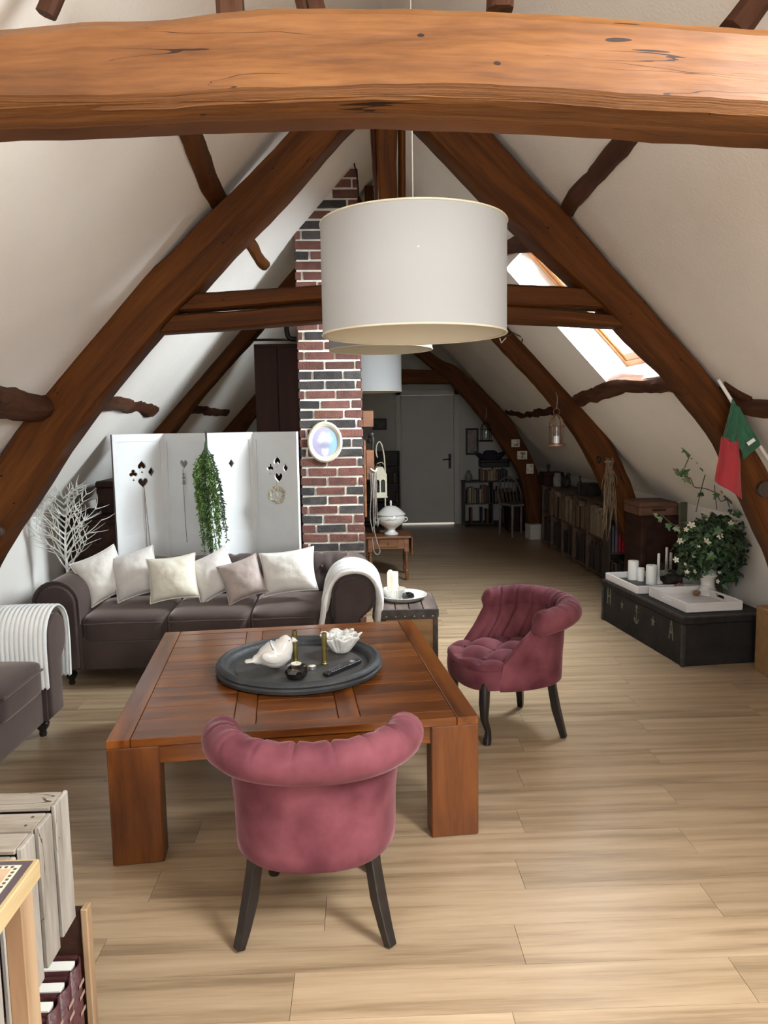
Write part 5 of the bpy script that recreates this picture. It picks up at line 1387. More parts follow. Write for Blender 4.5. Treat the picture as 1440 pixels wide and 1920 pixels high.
for a, b in (((-.09, -.065, 0), (.09, -.062, .15)), ((-.09, .062, 0), (.09, .065, .15)), ((-.09, -.062, 0), (-.087, .062, .15)), ((.087, -.062, 0), (.09, .062, .15)), ((-.087, -.062, 0), (.087, .062, .003))):
    MB().span(a, b).build('pane', M['clear_glass'], gbx)
M['bark'] = speckle('bark', (.02, .014, .011), (.07, .052, .042), 14, .9, .6, 60)
rr = random.Random(2); mb = MB()
def heap(u, v): 
    x, y = (u-.5)*.17, (v-.5)*.12
    return V((x, y, .006+.055*max(0, (1-(2*u-1)**4)*(1-(2*v-1)**4))**.6 + .012*nz(x*30, y*30)))
mb.grid(20, 16, heap); mb.build('bark_filling', M['bark'], gbx, smooth=True)
for k in range(9):
    a = rr.uniform(0, PI); c = V((rr.uniform(-.05, .05), rr.uniform(-.03, .03), rr.uniform(.065, .085)))
    d = V((math.cos(a), math.sin(a), rr.uniform(-.2, .2)))*rr.uniform(.02, .035)
    MB().tube([c-d, c+V((0, 0, .004)), c+d], [.006, .009, .004], 7).build('bark_piece', M['bark'], gbx, smooth=True)
q = gz(1299, 1104, zt+.0105); gb2 = thing('glass_bowl', 'round clear glass bowl under the left side of the ivy', 'bowl', V((q.x-.012, q.y, q.z)))
MB().lathe([(0, 0), (.04, 0), (.075, .03), (.088, .065), (.082, .10), (.079, .10), (.085, .065), (.072, .033), (.04, .004), (0, .004)], n=36).build('bowl_body', M['clear_glass'], gb2, smooth=True)
M['cone'] = speckle('pine_cone', (.13, .06, .025), (.28, .15, .07), 30, .8, vary=.2)
def pinecone(label, q, s):
    t = thing('pine_cone', label, 'pine cone', q, .4)
    MB().ball((0, 0, .020*s), (.032*s, .02*s, .02*s), 14, 9).build('core', M['cone'], t, smooth=True)
    sc_ = MB(); sc_.add([V((0, -.007, 0)), V((.012, -.005, .005)), V((.015, 0, .007)), V((.012, .005, .005)), V((0, .007, 0)), V((.006, 0, -.004))], [(0, 1, 5), (1, 2, 5), (2, 3, 5), (3, 4, 5), (0, 4, 3, 2, 1)])
    me = sc_.mesh('scale'); me.materials.append(M['cone'])
    for i in range(5):
        x = -.024*s+.012*s*i; r = .019*s*(1-(x/(.034*s))**2)**.5
        for k in range(8):
            a = 2*PI*(k+.5*(i % 2))/8
            put('scale', me, t, (x, r*math.cos(a), .020*s+r*math.sin(a)), (a-PI/2, -.5, 0), s*.9) if .020*s+r*math.sin(a) > .004 else None
pinecone('brown pine cone by the handle end of the near white tray', gz(1271, 1109, zt+.0105), 1.25)
pinecone('small dark pine cone in the middle of the near white tray', gz(1305, 1117, zt+.0105), .85)
# pedestal vase with ivy
vq = gz(1326, 1113, zt+.0105)
va = thing('pedestal_vase', 'white pedestal vase on the near tray holding the round ivy plant', 'vase', vq)
MB().lathe([(0, 0), (.082, 0), (.080, .012), (.062, .028), (.050, .055), (.052, .062), (.046, .070), (.050, .10), (.058, .125), (.066, .132), (.066, .140), (.056, .150), (.062, .175), (.058, .175), (.05, .155), (0, .15)], n=40).build('vase_body', M['ceramic'], va, smooth=True, angle=.9)
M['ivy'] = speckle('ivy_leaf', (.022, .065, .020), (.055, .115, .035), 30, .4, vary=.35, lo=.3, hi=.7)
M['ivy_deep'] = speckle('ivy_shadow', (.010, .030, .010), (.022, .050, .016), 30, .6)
M['ivy_pale'] = speckle('ivy_pale', (.10, .17, .06), (.30, .34, .20), 40, .5, vary=.3)
M['petal'] = plain('white_petal', (.72, .68, .56), .5)
M['stem_brown'] = speckle('stem_brown', (.06, .05, .035), (.11, .09, .065), 40, .7)
LP = [(0, 0), (.16, -.10), (.44, -.02), (.30, .20), (.50, .42), (.22, .45), (.05, .98), (-.05, .98), (-.22, .45), (-.50, .42), (-.30, .20), (-.44, -.02), (-.16, -.10)]
def ivy_mesh(mat):
    vs = [V((x, y_, -.25*abs(x)+.05*math.sin(y_*4))) for x, y_ in LP]; n = len(vs); vs.append(V((0, .35, .06)))
    mb = MB(); mb.add(vs, [(i, (i+1) % n, n) for i in range(n)]); me = mb.mesh('leaf'); me.materials.append(mat); return me
ivy_me, pale_me, deep_me = ivy_mesh(M['ivy']), ivy_mesh(M['ivy_pale']), ivy_mesh(M['ivy_deep'])
pl = thing('ivy_plant', 'bushy round ivy plant with small white flowers in the pedestal vase', 'plant', vq + V((0, 0, .176)))
rr = random.Random(17)
cc = at(1336, 1030, vq.y) - pl.location
RX_, RZ_ = .255, .255
def place_leaf(p, d, s, me, parent, n):
    """leaf with its tip along d and its face towards n"""
    d = V(d).normalized(); n = V(n); x = d.cross(n)
    if x.length < .05: x = d.cross(V((1, .2, .1)))
    x.normalize(); n = x.cross(d)
    q = Matrix((x, d, n)).transposed().to_euler()
    return put('leaf', me, parent, p, q, s)
for k in range(235):
    # even spread over the outside of the ball, more where the camera and the room see it
    g = (k+.5)/235; ph_ = math.acos(1-2*g); th_ = PI*(1+5**.5)*k
    n = V((math.cos(th_)*math.sin(ph_), math.sin(th_)*math.sin(ph_), math.cos(ph_)))
    r = rr.uniform(.80, 1.06)
    p = cc + V((n.x*RX_*r, n.y*RX_*.9*r, n.z*RZ_*r))
    if p.z < -.12 or p.x+pl.location.x > XRT-.05 or (p.z < .03 and abs(p.x) < .075): continue
    d = (n*.25 + V((rr.uniform(-.7, .7), rr.uniform(-.7, .7), rr.uniform(-1.1, .05)))).normalized()
    fn = n + V((rr.uniform(-.5, .5), rr.uniform(-.5, .5), rr.uniform(0, .9)))
    me = ivy_me if rr.random() < .8 else pale_me
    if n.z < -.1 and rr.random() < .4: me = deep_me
    place_leaf(p, d, rr.uniform(.042, .075), me, pl, fn)
mb = MB()
for k in range(2600):
    n = V((rr.gauss(0, 1), rr.gauss(0, 1), rr.gauss(0, 1))).normalized(); r = rr.uniform(.25, .93)**.6
    p = cc + V((n.x*RX_*r, n.y*RX_*.9*r, n.z*RZ_*r))
    if p.x+pl.location.x > XRT-.03 or (p.z < .04 and abs(p.x) < .08): continue
    leafquad(mb, p, V((rr.uniform(-1, 1), rr.uniform(-1, 1), rr.uniform(-1, .6))), rr.uniform(.03, .055), .012, V((0, -1, .3)))
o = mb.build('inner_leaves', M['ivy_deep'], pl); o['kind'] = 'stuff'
mb = MB()
for k in range(40):
    n = V((rr.uniform(-1, 1), rr.uniform(-1, 1), rr.uniform(.2, 1.3))).normalized()
    mb.tube(smooth_pts([V((0, 0, -.02)), cc*.4+V((n.x*.03, n.y*.03, 0)), cc+V((n.x*RX_*.8, n.y*RX_*.8, n.z*RZ_*.7))], 8), .0028, 4)
o = mb.build('stems', M['stem_brown'], pl); o['kind'] = 'stuff'
pm = MB()
for k in range(5):
    a = 2*PI*k/5; d = V((math.cos(a), math.sin(a), 0)); s_ = V((-math.sin(a), math.cos(a), 0))
    pm.add([V((0, 0, 0)), d*.6-s_*.32+V((0, 0, .18)), d*1.0+V((0, 0, .25)), d*.6+s_*.32+V((0, 0, .18))], [(0, 1, 2, 3)])
pm.ball((0, 0, .08), .14, 6, 4); fl = pm.mesh('flower'); fl.materials.append(M['petal'])
for px, py, s in ((1274, 1014, .030), (1296, 985, .038), (1286, 993, .024), (1325, 1016, .040), (1350, 1005, .030), (1370, 982, .032), (1267, 1050, .030), (1300, 1044, .020), (1284, 1058, .018), (1310, 1025, .018), (1288, 1073, .024), (1302, 1072, .024), (1345, 1090, .022), (1361, 1024, .018), (1349, 1074, .02)):
    p = at(px, py, vq.y-.20+abs(px-1330)*.0014) - pl.location
    put('flower', fl, pl, p, (rr.uniform(.6, 1.5), rr.uniform(-.5, .5), rr.uniform(-.5, .5)), s*.85)
# climbing shoots above the plant
def shoot(pts, leaves):
    P = smooth_pts([at(x, y_, vq.y+dy)-pl.location for x, y_, dy in pts], 24)
    MB().tube(P, .0035, 5).build('shoot', M['stem_brown'], pl, smooth=True)
    for x, y_, s, dx, dz, kind in leaves:
        p = at(x, y_, vq.y-.03)-pl.location
        place_leaf(p, V((dx, -.25, dz)), s*1.1, {'i': ivy_me, 'p': pale_me, 'd': deep_me}[kind], pl, V((.2*dz-.2, -1, .35)))
shoot([(1305, 960, 0), (1318, 905, .0), (1332, 858, 0), (1334, 830, .0)], [(1332, 832, .045, .3, -.8, 'd'), (1328, 868, .05, -.9, .2, 'd'), (1314, 926, .035, -.6, -.4, 'i')])
shoot([(1334, 838, 0), (1320, 815, -.02), (1303, 830, -.04), (1295, 850, -.05), (1283, 878, -.05)], [(1297, 825, .062, -.2, -1, 'i'), (1287, 838, .072, .1, -1, 'i'), (1303, 850, .070, .2, -1, 'i'), (1319, 828, .050, -.2, -1, 'p'), (1310, 815, .045, .2, .9, 'd'), (1316, 876, .03, .1, -.9, 'd')])
shoot([(1345, 925, 0), (1322, 916, -.03), (1302, 913, -.04), (1295, 898, -.05), (1280, 892, -.05)], [(1272, 885, .05, -.9, .5, 'p'), (1274, 892, .055, .4, 1, 'i'), (1282, 888, .05, .9, .7, 'i'), (1284, 895, .06, .6, -.7, 'p'), (1319, 926, .035, -.8, -.1, 'd')])
shoot([(1344, 955, 0), (1342, 935, 0), (1340, 910, 0), (1342, 895, 0)], [(1352, 918, .055, .9, .3, 'd'), (1345, 925, .05, -.6, -.8, 'i'), (1349, 910, .045, -.2, 1, 'd')])
shoot([(1345, 928, 0), (1352, 940, -.02), (1362, 936, -.03), (1368, 952, -.03)], [(1364, 928, .065, .4, -1, 'd'), (1369, 955, .035, 0, -1, 'd')])
shoot([(1290, 990, -.05), (1265, 985, -.08), (1248, 972, -.1), (1236, 960, -.1)], [(1241, 975, .05, -.8, .5, 'p'), (1253, 982, .05, .1, -1, 'i'), (1266, 988, .05, .6, -.7, 'p'), (1232, 967, .035, -.9, .6, 'p')])
shoot([(1380, 1000, -.05), (1392, 992, -.06), (1400, 988, -.06)], [(1393, 985, .075, 1, .1, 'd'), (1398, 997, .075, 1, -.2, 'd'), (1388, 1003, .07, .7, -.7, 'i'), (1380, 968, .07, .4, .9, 'i')])

# things behind the plant and at the right edge
M['hide'] = speckle('brown_leather', (.085, .038, .022), (.14, .065, .038), 10, .6, .3, 80)
def boxy(name, label, cat, c, d, mat, rzz=0, lidh=None, bev=.008):
    t = thing(name, label, cat, c, rzz)
    if lidh: 
        MB().box((0, 0, (d[2]-lidh)/2), (d[0]*.985, d[1]*.985, d[2]-lidh)).build('body', M[mat], t, bevel=bev)
        MB().box((0, 0, d[2]-lidh/2), (d[0], d[1], lidh)).build('lid', M[mat], t, bevel=bev)
    else: MB().box((0, 0, d[2]/2), d).build('body', M[mat], t, bevel=bev)
    return t
a_ = at(1210, 968, 6.55); b_ = at(1273, 943, 6.55)
M['cabinet_dark'] = M['old_dark']
cb = boxy('side_cabinet', 'dark brown low cabinet behind the far end of the black trunk', 'cabinet', (2.52, 6.55, 0), (.33, .42, at(1240, 968, 6.34).z), 'old_dark', 0, None)
MB().box((0, -.212, .40), (.27, .012, .55)).build('door', M['old_dark'], cb, bevel=.004)
sc0 = boxy('suitcase', 'reddish brown leather suitcase lying on the dark cabinet behind the trunk', 'suitcase', (2.50, 6.55, at(1240, 968, 6.34).z+.001), (.33, .40, .115), 'hide', 0, .04)
MB().tube(smooth_pts([V((-.05, -.200, .05)), V((-.04, -.225, .055)), V((.04, -.225, .055)), V((.05, -.200, .05))], 12), .007, 6).build('handle', M['old_dark'], sc0, smooth=True)
M['mossy'] = wood('mossy_board', [(.045, .045, .030), (.085, .08, .052), (.12, .105, .07)], axis='z', stretch=5, scale=2, rough=.9, bump=.3)
t = thing('weathered_board', 'weathered greenish grey board standing upright behind the ivy', 'board', (2.675, 5.62, 0), 0)
MB().span((-.02, -.14, 0), (.01, .14, at(1395, 1040, 5.6).z+.02)).build('board', M['mossy'], t, bevel=.004)
t = thing('weathered_board', 'narrow grey green board standing behind the dark cabinet and the trunk', 'board', (2.60, 6.10, 0), .3)
MB().span((-.035, -.012, 0), (.035, .012, .93)).build('board', M['mossy'], t, bevel=.004)
t = boxy('pine_box', 'brown wooden box at the right picture edge behind the black trunk', 'box', (2.60, 4.60, 0), (.22, .20, .42), 'crate_side', 0, .03, .004)

# ================================================================== flag on its pole, on the right rafter
YF = 3.93
M['flag_green'] = speckle('flag_green', (.008, .075, .035), (.012, .10, .05), 6, .75, sheen=.2)
M['flag_red'] = speckle('flag_red', (.24, .008, .016), (.32, .013, .022), 6, .75, sheen=.2)
fp0, fp1 = at(1347, 712, YF), at(1441, 862, YF)
fg = thing('flag', 'green and red cloth flag hanging from a slanted white pole on the right rafter', 'flag', at(1383, 760, YF))
MB().tube([fp0, fp1], .009, 10).build('pole', M['white_paint'], fg, world=True, smooth=True)
def patch(c00, c10, c11, c01, ph_, amp):
    A, B, C, D = [at(x, y_, YF-.012) for x, y_ in (c00, c10, c11, c01)]
    def f(u, v):
        p = A.lerp(B, u).lerp(D.lerp(C, u), v)
        return p + V((0, -.016-amp*math.sin(u*8.5+v*2+ph_)*(.35+.65*v) - .006*nz(u*4, v*5, ph_), 0))
    return f
MB().grid(26, 26, patch((1370, 748), (1384, 766), (1380, 832), (1350, 823), 0, .012)).build('green_fold', M['flag_green'], fg, world=True, smooth=True, solid=.0015)
MB().grid(26, 26, patch((1382, 762), (1424, 834), (1394, 861), (1379, 832), 1.5, .012)).build('green_fold', M['flag_green'], fg, world=True, smooth=True, solid=.0015)
MB().grid(30, 36, patch((1349, 818), (1382, 827), (1391, 936), (1336, 901), .6, .014)).build('red_field', M['flag_red'], fg, world=True, smooth=True, solid=.0015)
a, b, c, d = [at(x, y_, YF-.045) for x, y_ in ((1400, 830), (1413, 821), (1417, 826), (1404, 836))]
mb = MB(); mb.add([a, b, c, d, a+V((0, .002, 0)), b+V((0, .002, 0)), c+V((0, .002, 0)), d+V((0, .002, 0))], [(0, 1, 2, 3), (7, 6, 5, 4), (0, 4, 5, 1), (1, 5, 6, 2), (2, 6, 7, 3), (3, 7, 4, 0)])
mb.build('white_tape', M['white_paint'], fg, world=True)

# ================================================================== lanterns and dried grass on the middle truss
M['copper'] = speckle('rusty_copper', (.16, .075, .040), (.28, .15, .09), 30, .5, metal=.5)
def cage_lantern(label, c, w, h, mat, hook_z, candle=True):
    t = thing('candle_lantern', label, 'lantern', c)
    fr = MB()
    MB().lathe([(0, 0), (w*.62, 0), (w*.60, .015), (w*.5, .022), (0, .022)], n=20).build('base', M[mat], t, smooth=True, angle=.6)
    for k in range(4):
        a = PI/4+k*PI/2; x, y_ = w*.5*math.cos(a), w*.5*math.sin(a)
        MB().tube(smooth_pts([V((x, y_, .02)), V((x, y_, h*.62)), V((x*.85, y_*.85, h*.82)), V((x*.35, y_*.35, h*.96)), V((0, 0, h))], 16), .0055, 6).build('bar', M[mat], t, smooth=True)
    MB().tube([V((w*.5*math.cos(2*PI*k/24), w*.5*math.sin(2*PI*k/24), h*.62)) for k in range(25)], .005, 6, cap=False).build('hoop', M[mat], t, smooth=True)
    MB().lathe([(w*.44, .022), (w*.44, h*.60)], n=24).build('glass', M['clear_glass'], t, smooth=True)
    MB().tube([V((.028*math.cos(2*PI*k/16), 0, h+.026+.028*math.sin(2*PI*k/16))) for k in range(17)], .004, 6, cap=False).build('ring', M[mat], t, smooth=True)
    if candle: MB().lathe([(0, .022), (.028, .022), (.028, .085), (.02, .09), (0, .088)], n=18).build('candle', M['wax_white'], t, smooth=True, angle=.8)
    MB().tube(smooth_pts([V((0, 0, h+.045)), V((.004, .0, h+.10)), V((.012, .03, h+.15)), V((.016, hook_z, h+.19))], 12), .004, 6).build('hanging_cord', M['twine'], t, smooth=True)
    return t
lc = at(1043, 836, 6.74)
cage_lantern('rusty copper lantern with a white candle hanging from the middle truss', lc, .135, .275, 'copper', .10)
lc = at(911, 828, 10.25)
cage_lantern('dark wire lantern hanging near the far truss, beside the picture frame', lc, .165, .26, 'black_iron', .12, False)
M['dry_grass'] = speckle('dry_grass', (.16, .115, .07), (.27, .20, .125), 40, .9)
dg = thing('dried_grass', 'bundle of dried grass hanging on the left edge of the middle right rafter', 'dried plant', at(1130, 868, 6.79))
rr = random.Random(4); mb = MB(); p0 = V((0, 0, 0))
for k in range(48):
    x0 = rr.uniform(-.05, .07); L_ = rr.choice((.2, .3, .42, .55, .68))*rr.uniform(.8, 1.05)
    top = V((rr.uniform(-.02, .05)+.05, rr.uniform(-.03, .03), rr.uniform(-.05, .06)))
    mid = V((x0+.04+.03*rr.random(), rr.uniform(-.05, .03), -L_*.55)); end = V((x0+.05+rr.uniform(-.03, .03), rr.uniform(-.06, .03), -L_))
    mb.tube(smooth_pts([top, mid, end], 6), [.002, .0025, .003, .0035, .003, .001], 4)
o = mb.build('grass_blades', M['dry_grass'], dg); o['kind'] = 'stuff'
MB().tube([V((.05+.03*math.cos(2*PI*k/12), .02*math.sin(2*PI*k/12), .01)) for k in range(13)], .006, 6, cap=False).build('tie', M['twine'], dg)
MB().ball((-.035, .0, .03), (.018, .018, .035), 10, 8).build('knot', M['black_iron'], dg, smooth=True)
# a small sprig tucked on top of the middle truss
sp_ = thing('dry_sprig', 'thin dry sprig stuck on the middle right rafter beside the nearest lamp', 'sprig', at(945, 632, 6.80))
rr = random.Random(6)
for x0, y_0, x1, y1 in ((958, 622, 992, 633), (975, 630, 985, 622), (980, 632, 978, 641), (940, 628, 962, 625)):
    MB().tube(smooth_pts([at(x0, y_0, 6.76), at((x0+x1)/2, (y_0+y1)/2+3, 6.74), at(x1, y1, 6.72)], 8), .006, 5).build('twig', M['stem_brown'], sp_, world=True, smooth=True)
MB().ball(at(988, 631, 6.72), .018, 8, 6).build('bud', M['stem_brown'], sp_, world=True, smooth=True)
MB().tube([at(937, 634, 6.70), at(940, 643, 6.70), at(949, 633, 6.70)], .006, 6).build('paper_strip', M['white_paint'], sp_, world=True)
# ================================================================== dim far end: bookcases, books, pictures
M['shelf_dark'] = wood('dark_shelf_wood', [(.016, .010, .008), (.03, .019, .014), (.045, .03, .022)], axis='y', stretch=8, scale=2, rough=.6, bump=.2, vary=.15)
M['shelf_brown'] = wood('brown_shelf_wood', [(.05, .026, .015), (.085, .046, .026), (.12, .07, .04)], axis='y', stretch=8, scale=2, rough=.6, bump=.2, vary=.15)
BC = {}
def bookmat(c):
    k = tuple(c)
    if k not in BC: BC[k] = speckle('book_cloth', [v*.8 for v in c], c, 30, .7, vary=.25)
    return BC[k]
M['pages'] = plain('book_pages', (.55, .50, .40), .8)
PAL_PALE = [(.40, .33, .22), (.46, .38, .25), (.36, .27, .18), (.30, .22, .14), (.44, .40, .33)]
PAL_MIX = [(.16, .05, .035), (.08, .05, .04), (.30, .23, .16), (.05, .06, .08), (.12, .08, .05), (.38, .30, .20), (.20, .12, .08)]
PAL_DARK = [(.05, .035, .03), (.08, .045, .035), (.04, .045, .055), (.12, .08, .06)]
def book(parent_group, label, p, th, dp, h, col, face, tilt=0.0):
    """face: direction of the spine ('-y' towards the camera, '-x' towards the room)"""
    t = thing('book', label, 'book', p, 0 if face == '-y' else -PI/2, parent_group)
    if tilt: t.rotation_euler = (0, tilt, t.rotation_euler.z)
    m = bookmat(col)
    sp = MB().box((0, -dp/2+.003, h/2), (th, .006, h))
    for sx in (-1, 1): sp.box((sx*(th/2-.0015), 0, h/2), (.003, dp, h))
    sp.build('cover', m, t)
    MB().box((0, .003, h/2), (th-.006, dp-.010, h-.008)).build('pages', M['pages'], t)
    return t
WORDS = {(.40, .33, .22): 'tan', (.46, .38, .25): 'straw coloured', (.36, .27, .18): 'light brown', (.30, .22, .14): 'brown', (.44, .40, .33): 'pale grey', (.16, .05, .035): 'dark red', (.08, .05, .04): 'dark brown',
         (.30, .23, .16): 'beige', (.05, .06, .08): 'slate blue', (.12, .08, .05): 'umber', (.38, .30, .20): 'sandy', (.20, .12, .08): 'chestnut', (.05, .035, .03): 'blackish', (.08, .045, .035): 'deep brown', (.04, .045, .055): 'charcoal', (.12, .08, .06): 'dull brown', (.10, .10, .085): 'grey'}
def fill(a, b, fixed, z, face, pal, seed, group, label, hmax, dens=1.0, dp=.17, lean=True):
    r = random.Random(seed); s = a
    while s < b-.02:
        th = r.uniform(.018, .045); h = hmax*r.uniform(.72, 1.0); col = r.choice(pal)
        if s+th > b: break
        if r.random() < dens:
            p = (s+th/2, fixed, z) if face == '-y' else (fixed, s+th/2, z)
            book(group, WORDS[col]+' '+label, p, th, dp, h, col, face)
        s += th+.0025 + (.05 if r.random() > dens else 0)
# long bookcase along the right knee wall: front faces the room (-x)
BX0, BX1, BY0, BY1, BZ = 2.385, 2.655, 7.46, 10.05, .785
bk_ = thing('long_bookcase', 'long low dark bookcase in two tiers along the right wall at the far end', 'bookcase', ((BX0+BX1)/2, (BY0+BY1)/2, 0))
def shp(name, a, b, mat='shelf_dark', par=None):
    par = par or bk_
    lc_ = par.location
    return MB().span(V(a)-V(lc_), V(b)-V(lc_)).build(name, M[mat], par, bevel=.003)
ups = [BY0, 8.02, 8.55, 9.05, 9.55, BY1-.02]
for yy in ups: shp('upright', (BX0, yy, 0), (BX1, yy+.02, BZ-.021), 'shelf_brown')
shp('top_board', (BX0-.012, BY0-.01, BZ-.02), (BX1, BY1+.01, BZ), 'shelf_brown')
for zz in (.035, .40): 
    for a, b in zip(ups, ups[1:]): shp('shelf', (BX0+.01, a+.021, zz), (BX1-.012, b-.001, zz+.02), 'shelf_brown')
shp('back_panel', (BX1-.010, BY0+.021, .0), (BX1-.002, BY1-.021, BZ-.021))
k = 0
for a, b in zip(ups, ups[1:]):
    k += 1
    for zz, hm, nm in ((.056, .31, 'lower'), (.421, .30, 'upper')):
        pal = PAL_PALE if (nm == 'upper' and k in (1, 3)) else (PAL_MIX if nm == 'upper' else PAL_DARK)
        fill(a+.03, b-.02, BX0+.105, zz, '-x', pal, 10*k+int(zz*10), 'books on the long low bookcase', 'book in %s tier, %s bay from near end of long bookcase' % (nm, ('first', 'second', 'third', 'fourth', 'fifth')[k-1]), hm, .93)
# second small bookcase behind the middle rafter, spines to the room's near side
b2 = thing('small_bookcase', 'small dark bookcase behind the middle right rafter, a few red books in it', 'bookcase', (2.50, 7.22, 0))
for a, b, nm in (((2.335, 7.12, 0), (2.352, 7.33, .66), 'upright'), ((2.648, 7.12, 0), (2.665, 7.33, .66), 'upright'), ((2.33, 7.11, .66), (2.67, 7.33, .68), 'top_board'), ((2.353, 7.12, .03), (2.647, 7.32, .05), 'shelf'), ((2.353, 7.12, .33), (2.647, 7.32, .35), 'shelf'), ((2.353, 7.321, 0), (2.647, 7.33, .66), 'back_panel')):
    shp(nm, a, b, 'shelf_dark', b2)
x = 2.36
for th, col, h, lab in ((.028, (.05, .04, .06), .25, 'dark blue book at the left of the small bookcase behind the rafter'), (.03, (.08, .07, .09), .26, 'slate grey book beside the red ones in the small bookcase'), (.026, (.42, .012, .05), .25, 'bright red book, left one of two in the small bookcase'), (.034, (.36, .01, .03), .245, 'crimson book, right one of two in the small bookcase'), (.022, (.45, .25, .03), .22, 'ochre yellow book right of the red books in the small bookcase'), (.03, (.10, .05, .03), .24, 'brown book at the right end of the small bookcase by the rafter')):
    book('books in the small bookcase', lab, (x+th/2, 7.215, .351), th, .17, h, col, '-y'); x += th+.004
fill(2.36, 2.63, 7.215, .051, '-y', PAL_DARK, 71, 'dark books at the foot of the small bookcase', 'book at the foot of the small bookcase behind the middle rafter', .24)
# dark shapes on top of the long bookcase
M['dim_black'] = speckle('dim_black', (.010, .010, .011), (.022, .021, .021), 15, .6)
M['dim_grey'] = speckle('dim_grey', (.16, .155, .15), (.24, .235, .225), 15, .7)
zb = BZ+.001
def lathe_thing(name, label, cat, p, prof, mat, part, n=20):
    t = thing(name, label, cat, p); MB().lathe(prof, n=n).build(part, M[mat], t, smooth=True, angle=.9); return t
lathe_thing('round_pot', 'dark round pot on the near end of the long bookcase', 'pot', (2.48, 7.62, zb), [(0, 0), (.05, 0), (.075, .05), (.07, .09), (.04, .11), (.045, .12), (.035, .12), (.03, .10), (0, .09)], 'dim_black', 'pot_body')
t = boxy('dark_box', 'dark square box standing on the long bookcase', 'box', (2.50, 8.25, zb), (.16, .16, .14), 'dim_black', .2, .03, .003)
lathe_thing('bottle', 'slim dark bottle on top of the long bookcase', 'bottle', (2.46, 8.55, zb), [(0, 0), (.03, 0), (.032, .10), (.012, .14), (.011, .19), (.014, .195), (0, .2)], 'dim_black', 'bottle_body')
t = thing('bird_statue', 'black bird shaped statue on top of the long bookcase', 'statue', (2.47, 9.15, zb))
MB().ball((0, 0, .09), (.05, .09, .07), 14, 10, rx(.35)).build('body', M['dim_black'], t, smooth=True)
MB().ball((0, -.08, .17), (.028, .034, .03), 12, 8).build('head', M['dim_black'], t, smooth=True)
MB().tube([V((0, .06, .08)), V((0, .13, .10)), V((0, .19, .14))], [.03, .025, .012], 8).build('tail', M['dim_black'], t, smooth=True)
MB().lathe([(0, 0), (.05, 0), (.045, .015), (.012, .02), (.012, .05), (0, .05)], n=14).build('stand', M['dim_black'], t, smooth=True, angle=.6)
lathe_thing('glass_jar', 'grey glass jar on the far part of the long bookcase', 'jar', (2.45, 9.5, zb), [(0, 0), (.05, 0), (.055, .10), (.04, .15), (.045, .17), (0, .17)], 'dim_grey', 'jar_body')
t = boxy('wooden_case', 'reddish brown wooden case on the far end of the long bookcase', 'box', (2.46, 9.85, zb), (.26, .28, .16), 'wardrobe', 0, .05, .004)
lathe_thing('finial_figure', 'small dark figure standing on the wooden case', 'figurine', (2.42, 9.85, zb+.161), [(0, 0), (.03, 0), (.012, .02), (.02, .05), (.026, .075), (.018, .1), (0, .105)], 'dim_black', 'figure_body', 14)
# low shelves against the far gable
g0 = at(870, 905, 11.72).x; g1 = 2.46
SH = at(915, 902, 11.72).z
gs = thing('low_shelf', 'low black shelf of two bays against the far gable, right of the door', 'shelf', ((g0+g1)/2, 11.86, 0))
gm = (g0+g1)/2
for xx in (g0, gm-.01, g1-.02): shp('upright', (xx, 11.72, 0), (xx+.02, 12.04, SH-.021), 'shelf_dark', gs)
shp('top_board', (g0-.01, 11.71, SH-.02), (g1+.01, 12.05, SH), 'shelf_dark', gs)
for zz in (.03, .34):
    shp('shelf', (g0+.021, 11.73, zz), (gm-.011, 12.03, zz+.02), 'shelf_dark', gs); shp('shelf', (gm+.011, 11.73, zz), (g1-.021, 12.03, zz+.02), 'shelf_dark', gs)
fill(g0+.05, gm-.03, 11.83, .361, '-y', PAL_MIX+PAL_PALE, 31, 'books in the low black shelf', 'book in upper row, left bay of low black shelf by the door', .27, .9)
fill(gm+.04, g1-.03, 11.83, .361, '-y', PAL_MIX, 32, 'books in the low black shelf', 'book in upper row, right bay of low black shelf by the door', .25, .85)
fill(g0+.10, gm-.03, 11.83, .051, '-y', PAL_DARK+PAL_MIX, 33, 'books in the low black shelf', 'book in bottom row, left bay of low black shelf by the door', .26, .8)
fill(gm+.04, g1-.03, 11.83, .051, '-y', PAL_DARK, 34, 'books in the low black shelf', 'book in bottom row, right bay of low black shelf by the door', .25, .8)
xb0 = at(900, 890, 11.8).x; xb1 = at(955, 890, 11.8).x
fill(xb0, xb1, 11.86, SH+.001, '-y', PAL_PALE+PAL_MIX, 35, 'books standing on top of the low black shelf', 'book standing on the low black shelf below the dark hat', .20, 1.0)
t = boxy('hat_box', 'flat black box lying on the row of books on the low shelf', 'box', ((xb0+xb1)/2, 11.86, SH+.205), (.46, .22, .12), 'dim_black', 0, .04, .01)
M['navy'] = speckle('navy_cloth', (.010, .012, .022), (.02, .024, .04), 12, .9)
t = thing('felt_hat', 'dark navy hat with turned up brim on the flat black box', 'hat', ((xb0+xb1)/2-.06, 11.85, SH+.326))
def hatf(u, v):
    prof = [(.0, .13), (.06, .135), (.10, .115), (.115, .05), (.12, .012), (.16, .004), (.22, .03), (.25, .10)]
    k = v*(len(prof)-1); i = min(len(prof)-2, int(k)); f_ = k-i; r = prof[i][0]*(1-f_)+prof[i+1][0]*f_; z = prof[i][1]*(1-f_)+prof[i+1][1]*f_
    a = 2*PI*u; z2 = z+(.03*math.cos(2*a) if v > .8 else 0)
    return V((r*math.cos(a), r*.62*math.sin(a), z2))
MB().grid(48, 22, hatf, closed_u=True).build('hat_body', M['navy'], t, smooth=True, solid=.005)
